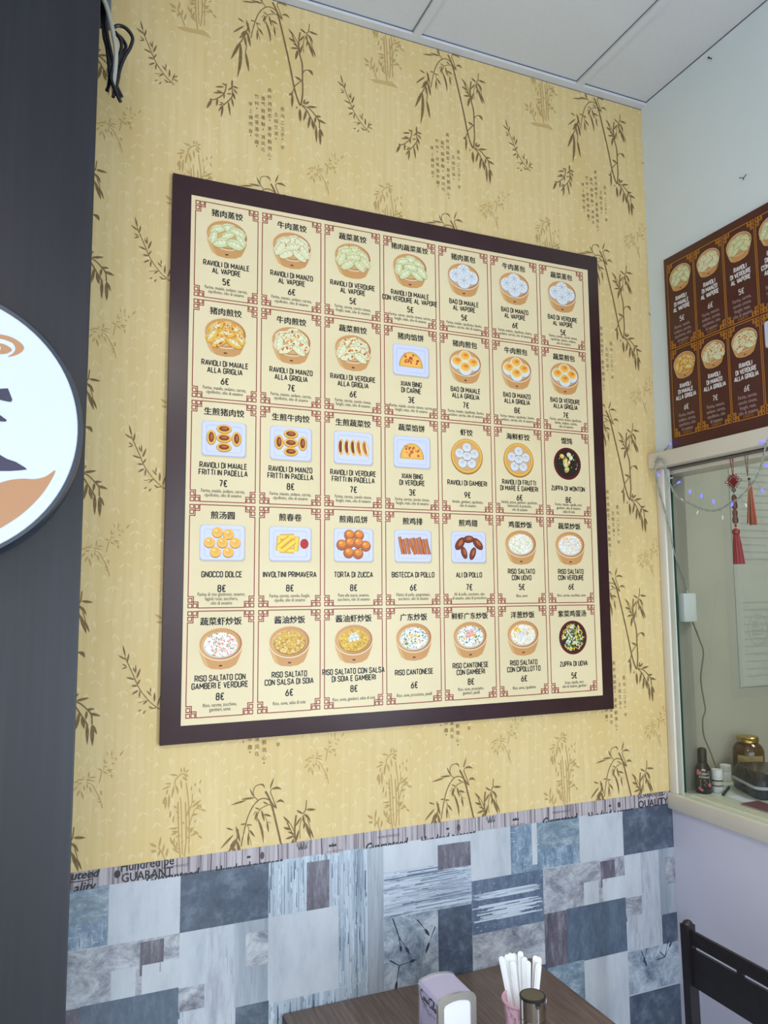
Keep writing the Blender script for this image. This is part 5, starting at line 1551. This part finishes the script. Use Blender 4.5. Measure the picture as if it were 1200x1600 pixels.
# backrest: upper rail with two slots
mb = MB()
ya, yb = cy0 - .011, cy1 + .011
zt, zbm = .902, .772
s_lo, s_hi = .8600, .8690
slots = [(-1.927 * U, -2.725 * U), (-2.82 * U, -3.62 * U)]
mb.box((cx_ - .004, yb, s_hi), (cx_ + .004, ya, zt), espresso)
mb.box((cx_ - .004, yb, zbm), (cx_ + .004, ya, s_lo), espresso)
mb.box((cx_ - .004, slots[0][0], s_lo), (cx_ + .004, ya, s_hi), espresso)
mb.box((cx_ - .004, slots[1][0], s_lo), (cx_ + .004, slots[0][1], s_hi), espresso)
mb.box((cx_ - .004, yb, s_lo), (cx_ + .004, slots[1][1], s_hi), espresso)
mb.build('backrest', parent=ch)
mb = MB()
mb.box((cx_ - .006, yb, .58), (cx_ + .012, ya, .63), espresso, .003)
mb.build('lower_rail', parent=ch)
mb = MB()
mb.box((cx_ - .42, cy1 - .01, .43), (cx_ + .02, cy0 + .01, .46), espresso, .008)
mb.build('seat', parent=ch)
for y in (cy0, cy1):
    mb = MB()
    mb.box((cx_ - .40, y - .016, 0), (cx_ - .365, y + .016, .43), espresso, .003)
    mb.build('leg', parent=ch)

# ------------------------------------------------------------------ string of blue fairy lights over the opening
wire_m = mat('grey_clear_wire', (150, 156, 146), rough=.35)
led_on = mat('blue_led', (70, 80, 255), rough=.3, emit=(84, 84, 255), estr=2.6)
led_off = mat('clear_bulb', (206, 212, 200), rough=.2)
SL = thing('string_lights', 'string of small blue fairy lights draped across the serving opening', 'string lights', P(8.3, -1.0, -3.9))


def wire(name, pts, twist):
    c = catmull([P(*q) for q in pts], 8)
    mb = MB()
    for s in (0, 1):
        q = []
        for k, p in enumerate(c):
            t = k * twist + s * PI
            q.append(p + Vector((math.sin(t) * .0006, math.cos(t) * .0024, math.sin(t) * .0024)))
        mb.tube(q, .0014, wire_m, 6)
    return mb.build(name, parent=SL)


wire('wire', WIRE_A, .5)
wire('wire', WIRE_B, .55)
allw = [P(*q) for q in WIRE_A + WIRE_B]
for src, m, nm in ((LED, led_on, 'blue_bulb'), (DULL, led_off, 'unlit_bulb')):
    for q in src:
        p = P(*q)
        near = min(catmull(allw[:6], 6) + catmull(allw[12:], 6), key=lambda a: (a - p).length)
        mb = MB()
        dirv = (p - near)
        if dirv.length < .004:
            dirv = Vector((0, -.3, 1))
        dirv.normalize()
        mb.tube([near, near + (p - near) * .5, p], .0011, wire_m, 6)
        mb.tube([p - dirv * .004, p, p + dirv * .006, p + dirv * .008], .0032 if m is led_on else .0022, m, 8, taper=[.75, 1, .8, .3])
        o = mb.build(nm, parent=SL)
mb = MB()
ad0 = P(8.80, -.36, -6.375)
mb.box(P(8.75, -.26, -6.375), P(9.05, -.11, -5.86), mat('white_plastic', (206, 214, 218), rough=.35), .004)
ADP = thing('power_adaptor', 'white plug-in power adaptor on the side of the serving opening', 'power adaptor', P(9.0, -.1, -6.1))
mb.build('body', parent=ADP)
mb = MB()
mb.tube([P(8.93, -.18, -5.87), P(8.93, -.18, -5.80)], .004, mat('white_plastic', (206, 214, 218)), 8)
mb.build('plug_collar', parent=ADP)
mb = MB()
mb.tube(catmull([P(9.02, -.16, -6.36)] + [P(*q) for q in CORD[1:]] + [P(9.50, .1, SILL + .02)], 6), .0024, mat('grey_cord', (112, 112, 98), rough=.5), 7)
mb.build('cord', parent=ADP)

# nails
nail_m = mat('dark_nail', (40, 38, 38), rough=.4, metal=.6)


def nail(p, name, lab, cat, r=.003):
    mb = MB()
    mb.tube([p, p + Vector((-.012, 0, 0))], r * .5, nail_m, 8)
    mb.tube([p + Vector((-.011, 0, 0)), p + Vector((-.013, 0, 0))], r, nail_m, 10)
    tag(mb.build(name), lab, cat)


nail(P(8.5, -.129, -3.29), 'nail', 'dark nail holding the fairy light wire in the wall corner', 'nail')
nail(P(8.5, -1.762, 3.577 - .2), 'nail', 'small dark nail in the white wall just under the ceiling', 'nail')
mb = MB()
p0 = P(8.497, -2.273, .924)
for dy, dz in ((.012, .006), (-.012, .004), (-.002, -.008)):
    mb.tube([p0, p0 + Vector((-.003, dy, dz))], .0009, nail_m, 6)
tag(mb.build('wall_hook'), 'tiny bent wire hook on the white wall above the dark red menu', 'hook')

# ------------------------------------------------------------------ tassels hanging in the opening
redc = nmat('red_silk', [(0.3, (116, 30, 34)), (0.7, (140, 44, 46))], (300, 300, 8), rough=.5)
bead_g = mat('grey_jade_bead', (92, 96, 88), rough=.25)
gourd_m = nmat('brown_gourd_wood', [(0.3, (78, 48, 36)), (0.7, (112, 70, 50))], (60, 60, 60), rough=.35)
TX, TY = 8.55, -1.68
KT = thing('knot_tassel', 'red knotted charm with brown gourd beads and a long red tassel in the opening', 'tassel', P(TX, TY, -4.02))


def TP(dx, y, w):
    return P(TX + dx, y, w)


mb = MB()
for s in (-1, 1):
    mb.tube([TP(0, TY + .016 + s * .03, -3.60), TP(0, TY + s * .012, -3.85), TP(0, TY, -3.93)], .0011, redc, 6)
mb.build('hanging_cord', parent=KT)
mb = MB()
kc = TP(0, TY, -4.02)
h = .095
for k in range(5):
    t = -h * .8 + h * 1.6 * k / 4
    for sgn in (1, -1):
        a = kc + Vector((-.0015, (t - h * .6) * U * .75, (t * sgn + h * .6 * sgn) * U * .75))
        b = kc + Vector((-.0015, (t + h * .6) * U * .75, (t * sgn - h * .6 * sgn) * U * .75))
        mb.tube([a, (a + b) / 2 + Vector((-.0014 * sgn, 0, 0)), b], .0017, redc, 6)
for k in range(12):
    t = 2 * PI * k / 12
    r0 = .085 * U
    big = 1.9 if k in (0, 6) else 1.0
    c0 = kc + Vector((0, math.cos(t) * r0, math.sin(t) * r0 * .9))
    dd = Vector((0, math.cos(t), math.sin(t)))
    pp_ = Vector((0, -math.sin(t), math.cos(t)))
    lo = []
    for j in range(9):
        a = 2 * PI * j / 8
        lo.append(c0 + dd * (.004 * big * (1 - math.cos(a))) + pp_ * (.0032 * math.sin(a) * (1.2 if big > 1 else 1)))
    mb.tube(lo, .0010, redc, 6, cap=False)
mb.ball(kc, .0118, redc, .18, 1, .95)
mb.build('red_knot', parent=KT)
mb = MB()
mb.ball(TP(0, TY, -4.165), .0065, bead_g)
mb.build('bead', parent=KT)
for wc in (-4.36, -4.60):
    mb = MB()
    c = TP(0, TY, wc)
    mb.lathe([(.001, -.021), (.006, -.020), (.0082, -.013), (.0078, -.006), (.0058, 0), (.0072, .007), (.0070, .013), (.004, .019), (.001, .020)], c, gourd_m, n=18)
    mb.build('gourd_bead', parent=KT)
mb = MB()
mb.ball(TP(0, TY, -4.755), .0038, redc)
mb.tube([TP(0, TY, -4.07), TP(0, TY, -4.80)], .001, redc, 6)
mb.lathe([(.004, -.010), (.0095, -.007), (.0105, 0), (.0095, .005), (.003, .008)], TP(0, TY, -4.85), redc, n=18)
mb.build('tassel_cap', parent=KT)
mb = MB()
top = TP(0, TY, -4.90)
bot = TP(0, TY - .03, -5.385)
n = 26
rings = []
for k in range(7):
    t = k / 6
    c = top.lerp(bot, t)
    r = .0075 + .0065 * t ** .8
    rings.append([mb.bm.verts.new(c + Vector((math.cos(2 * PI * j / n), math.sin(2 * PI * j / n), 0)) * r * (1 + .09 * (j % 2)))
                  for j in range(n)])
i = mb.mi(redc)
for a, b in zip(rings, rings[1:]):
    for j in range(n):
        f = mb.bm.faces.new((a[j], a[(j + 1) % n], b[(j + 1) % n], b[j]))
        f.material_index = i
for rg in (rings[0], rings[-1]):
    mb.bm.faces.new(rg).material_index = i
mb.build('tassel', parent=KT)

MT = thing('strand_tassel', 'short tassel of red, orange and grey strands beside the red knotted charm', 'tassel', P(8.56, -1.98, -4.1))
mb = MB()
for s in (-1, 1):
    mb.tube([P(8.56, -1.955 + s * .03, -3.60), P(8.56, -1.965, -3.98)], .0011, mat('brown_cord', (110, 72, 58), rough=.6), 6)
mb.build('hanging_cord', parent=MT)
mb = MB()
mb.ball(P(8.56, -1.985, -4.03), .0035, mat('black_bead', (30, 28, 28), rough=.3), 1, 1.2, 1.3)
mb.build('bead', parent=MT)
mb = MB()
scol = [mat('strand_red', (150, 56, 46), rough=.6), mat('strand_orange', (178, 116, 64), rough=.6), mat('strand_grey', (128, 126, 116), rough=.6), mat('strand_brown', (112, 66, 50), rough=.6)]
r2 = random.Random(2)
for k in range(34):
    a = r2.uniform(0, 2 * PI)
    q = math.sqrt(r2.random())
    p0 = P(8.56, -2.0, -4.10) + Vector((math.cos(a), math.sin(a), 0)) * .0035 * q
    p1 = P(8.56, -2.0, -4.74 - r2.uniform(0, .04)) + Vector((math.cos(a), math.sin(a) * 1.15, 0)) * .0125 * q
    mb.tube([p0, p0.lerp(p1, .5) + Vector((0, 0, 0)), p1], .0011, scol[2] if math.sin(a) > .75 else r2.choice((scol[0], scol[0], scol[1], scol[3])), 5)
mb.tube([P(8.56, -1.985, -4.03), P(8.56, -2.0, -4.12)], .0032, scol[2], 8)
mb.build('strands', parent=MT)

# ------------------------------------------------------------------ things on the sill
SZ = Z0 + U * SILL + .0008
# dark bottle
bp_ = P(8.97, -.29, SILL)
bp_.z = SZ
bt = thing('bottle', 'black toiletry bottle with pink flowers on its label, at the left end of the sill', 'bottle', bp_)
blk = nmat('black_bottle_plastic', [(0.3, (30, 28, 28)), (0.7, (40, 36, 36))], (20, 20, 20), rough=.3)
mb = MB()
S_ = .0235
mb.lathe([(S_ * .9, 0), (S_, .004), (S_, .062), (S_ * .93, .072), (S_ * .62, .085), (.012, .089)], bp_, blk, n=32)
bb = mb.build('body', parent=bt)
mb = MB()
mb.lathe([(.0132, .089), (.0132, .124), (.011, .129), (.005, .1315)], bp_, mat('matt_black_cap', (34, 32, 32), rough=.5), n=28)
mb.build('cap', parent=bt)
lp = Print()
lp.text('Tesori', 0, .060, .0095 / CAP * .8, 'w', 1, sx=.9, bold=.02)
lp.text("d'Oriente", 0, .050, .0095 / CAP * .7, 'w', 1, sx=.8, bold=.02)
lp.stroke([(.009, .066), (.016, .066), (.016, .022), (-.016, .022)], .0006, 'w', 1)
for k in range(5):
    lp.stroke([(-.012, .040 - k * .0042), (.004 + .006 * ((k * 7) % 3 - 1) * .5, .040 - k * .0042)], .0011, 'w', 1)
lp.poly([(-.008, .068), (-.004, .074), (.002, .072), (.006, .068)], 'w', 1)
for x, z, r in ((.016, .026, .006), (-.017, .060, .006), (-.017, .066, .005), (-.014, .016, .005), (-.008, .012, .004)):
    for k in range(5):
        t = 2 * PI * k / 5
        lp.ell(x + r * .55 * math.cos(t), z + r * .55 * math.sin(t), r * .5, r * .5, 'p', 1.5, n=8)
lk = {'w': mat('label_white_print', (206, 200, 196), rough=.4), 'p': mat('label_pink_print', (206, 110, 124), rough=.4)}
mb = MB()
fa = math.atan2(-.80, -.60)


def wrap(c, R, ang):
    def f(x, z, l):
        a = ang + x / R
        rr = R + .0004 + l * .0001
        return Vector((c.x + rr * math.cos(a), c.y + rr * math.sin(a), c.z + z))
    return f


lp.emit(mb, wrap(bp_, S_, fa), lambda c: lk[c])
mb.build('label_print', parent=bb, normals=False)

# white supplement bottle behind it
vp = P(9.22, -.36, SILL)
vp.z = SZ
vb = thing('supplement_bottle', 'small white supplement bottle beside the black bottle', 'bottle', vp)
wpl = mat('white_bottle_plastic', (214, 220, 222), rough=.35)
vlab = mat('supplement_label', (196, 196, 176), rough=.45)
vst = mat('supplement_label_purple', (92, 70, 120), rough=.45)
vdk = mat('supplement_label_dark', (60, 62, 70), rough=.45)
mb = MB()
V_ = .0165
mb.lathe([(V_ * .95, 0), (V_, .002), (V_, .014), (V_, .018), (V_, .022), (V_, .033), (V_, .0375), (V_, .040), (V_ * .85, .044)], vp, wpl, n=28,
         mats=[wpl, wpl, wpl, vst, vlab, vdk, wpl, wpl])
mb.build('body', parent=vb)
mb = MB()
mb.lathe([(V_ * .98, .0445), (V_ * .98, .064), (V_ * .9, .066)], vp, wpl, n=28)
mb.build('cap', parent=vb)
# second white bottle behind the black case
v2 = P(9.98, .17, SILL)
v2.z = SZ
vb2 = thing('supplement_bottle', 'white-capped bottle half hidden behind the black case', 'bottle', v2)
mb = MB()
mb.lathe([(.017, 0), (.018, .002), (.018, .028), (.016, .031)], v2, wpl, n=28)
mb.build('body', parent=vb2)
mb = MB()
mb.lathe([(.0172, .0315), (.0172, .048), (.016, .0495)], v2, wpl, n=28)
mb.build('cap', parent=vb2)

# amber jar with a gold lid
jp = P(10.45, .05, SILL)
jp.z = SZ
jar = thing('jar', 'amber glass jar with a gold lid at the back of the sill', 'jar', jp)
amber = nmat('amber_glass', [(0.3, (58, 34, 16)), (0.7, (76, 46, 20))], (6, 6, 6), rough=.08, spec=.7)
goldm = mat('gold_lid_metal', (190, 156, 82), rough=.25, metal=1.0)
jl = nmat('jar_label_tan', [(0.4, (150, 128, 84)), (0.6, (176, 156, 106))], (30, 30, 220), rough=.5)
mb = MB()
J_ = .047
JH = .80
mb.lathe([(r, z * JH) for r, z in ((J_ * .95, 0), (J_, .006), (J_, .110), (J_ * .96, .122), (J_ * .84, .136), (J_ * .64, .146), (J_ * .62, .152))], jp, amber, n=40)
jb = mb.build('body', parent=jar)
mb = MB()
mb.lathe([(r, z * JH) for r, z in ((J_ * .63, .150), (J_ * .70, .1505), (J_ * .70, .157), (J_ * .68, .1585), (J_ * .70, .160), (J_ * .70, .167), (J_ * .66, .1695))], jp, goldm, n=40)
mb.build('lid', parent=jar)
mb = MB()
n = 24
for k in range(n):
    a0 = fa + .15 - 1.05 + 1.75 * k / n
    a1 = fa + .15 - 1.05 + 1.75 * (k + 1) / n
    R = J_ + .0005
    mb.quad([(jp.x + R * math.cos(a), jp.y + R * math.sin(a), jp.z + z) for a, z in ((a0, .02), (a1, .02), (a1, .082), (a0, .082))], jl)
mb.build('label_print', parent=jb, normals=False)

# black case with a pale band
cc = Vector((1.687, -.1286, 0))
cc.z = SZ
case = thing('carry_case', 'glossy black rounded case with a pale grey band on the sill', 'case', cc)
gloss = nmat('glossy_black_plastic', [(0.3, (34, 34, 40)), (0.7, (42, 42, 46))], (8, 8, 8), rough=.22)
band = mat('pale_grey_band', (186, 190, 194), rough=.35)


def rounded_slab(mb, sections, m):
    """sections: (z, half length x, half length y, corner radius) stacked"""
    rings = []
    for z, hx, hy, r in sections:
        ring = []
        for sx, sy, a in ((1, 1, 0), (-1, 1, PI / 2), (-1, -1, PI), (1, -1, 3 * PI / 2)):
            for k in range(7):
                t = a + PI / 2 * k / 6
                ring.append((sx * (hx - r) + r * math.cos(t), sy * (hy - r) + r * math.sin(t), z))
        rings.append(ring)
    n = len(rings[0])
    vs = [v for rg in rings for v in rg]
    fs = [tuple(range(n)), tuple(range(len(vs) - n, len(vs)))]
    for k in range(len(rings) - 1):
        fs += [(k * n + j, k * n + (j + 1) % n, (k + 1) * n + (j + 1) % n, (k + 1) * n + j) for j in range(n)]
    mb.mesh(vs, fs, m, smooth=False)


RZ = Matrix.Rotation(math.radians(-22), 4, 'Z')


def case_part(name, sections, m):
    mb = MB()
    rounded_slab(mb, sections, m)
    ctr = Vector((0, 0, 0))
    for v in mb.bm.verts:
        v.co = RZ @ v.co + cc + ctr
    return mb.build(name, parent=case)


case_part('lower_shell', [(.0, .058, .078, .02), (.004, .063, .083, .022), (.030, .068, .088, .024)], gloss)
case_part('band', [(.030, .0695, .0895, .025), (.038, .0695, .0895, .025)], band)
case_part('lid', [(.038, .068, .088, .024), (.054, .064, .084, .024), (.072, .054, .074, .02), (.075, .050, .070, .018)], gloss)

# pen, booklet, paper slip
pa, pb = P(9.10, -.60, SILL), P(9.69, -.20, SILL)
pa.z = pb.z = SZ + .0045
pb = pa + (pb - pa).normalized() * .098
mb = MB()
mb.tube([pa, pa + (pb - pa) * .12, pa + (pb - pa) * .14, pb], .0042, mat('black_pen', (36, 37, 40), rough=.35), 10)
tag(mb.build('pen'), 'short black pen lying on the sill in front of the white supplement bottle', 'pen')
cover = nmat('dark_red_cover', [(0.3, (92, 34, 40)), (0.7, (112, 46, 50))], (30, 30, 30), rough=.4)
pages = mat('booklet_pages', (206, 198, 186), rough=.7)
bk = thing('booklet', 'dark red booklet lying on the sill in front of the black case', 'booklet', P(9.15, -1.7, SILL))
for nm, z0, z1, ins, m in (('cover', 0, .0006, 0, cover), ('pages', .0006, .0032, .001, pages), ('cover', .0032, .0038, 0, cover)):
    mb = MB()
    q0, q1 = P(8.925, -2.2, SILL), P(9.33, -1.12, SILL)
    mb.box((q0.x + ins, q0.y + ins, SZ + z0), (q1.x - ins, q1.y - ins, SZ + z1), m)
    mb.build(nm, parent=bk)
mb = MB()
a, b = P(9.10, -1.04, SILL), P(9.36, -.66, SILL)
mb.box((a.x, a.y, SZ), (b.x, b.y, SZ + .0006), mat('white_slip_paper', (206, 210, 222), rough=.7))
tag(mb.build('paper_slip'), 'small white paper slip on the sill between the pen and the dark red booklet', 'paper')

# notice sheet on the kitchen wall behind the opening
sheet_m = mat('notice_paper', (180, 184, 176), rough=.7)
faint = mat('faint_notice_print', (170, 174, 167), rough=.7)
ns = Print()
for k in range(30):
    if 14 <= k <= 18:
        continue
    y = -3.3 - .145 * k
    ns.stroke([(10.95, y), (10.95 + rnd.uniform(.7, 1.5), y)], .022, 'f', 1)
ns.stroke([(11.32 + .27 * math.cos(2 * PI * t / 30), -6.6 + .3 * math.sin(2 * PI * t / 30)) for t in range(30)], .02, 'f', 1, closed=True)
for k in range(5):
    ns.stroke([(11.15, -6.45 - .08 * k), (11.15 + rnd.uniform(.15, .35), -6.45 - .08 * k)], .018, 'f', 1)
mb = MB()
mb.box(P(10.76, .435, -7.71), P(12.7, .448, -2.94), sheet_m)
ns.emit(mb, lambda x, y, l: P(x, .434 - l * .004, y), lambda c: faint)
tag(mb.build('notice_sheet', normals=False), 'large pale notice sheet with faint lines on the wall behind the opening', 'notice')
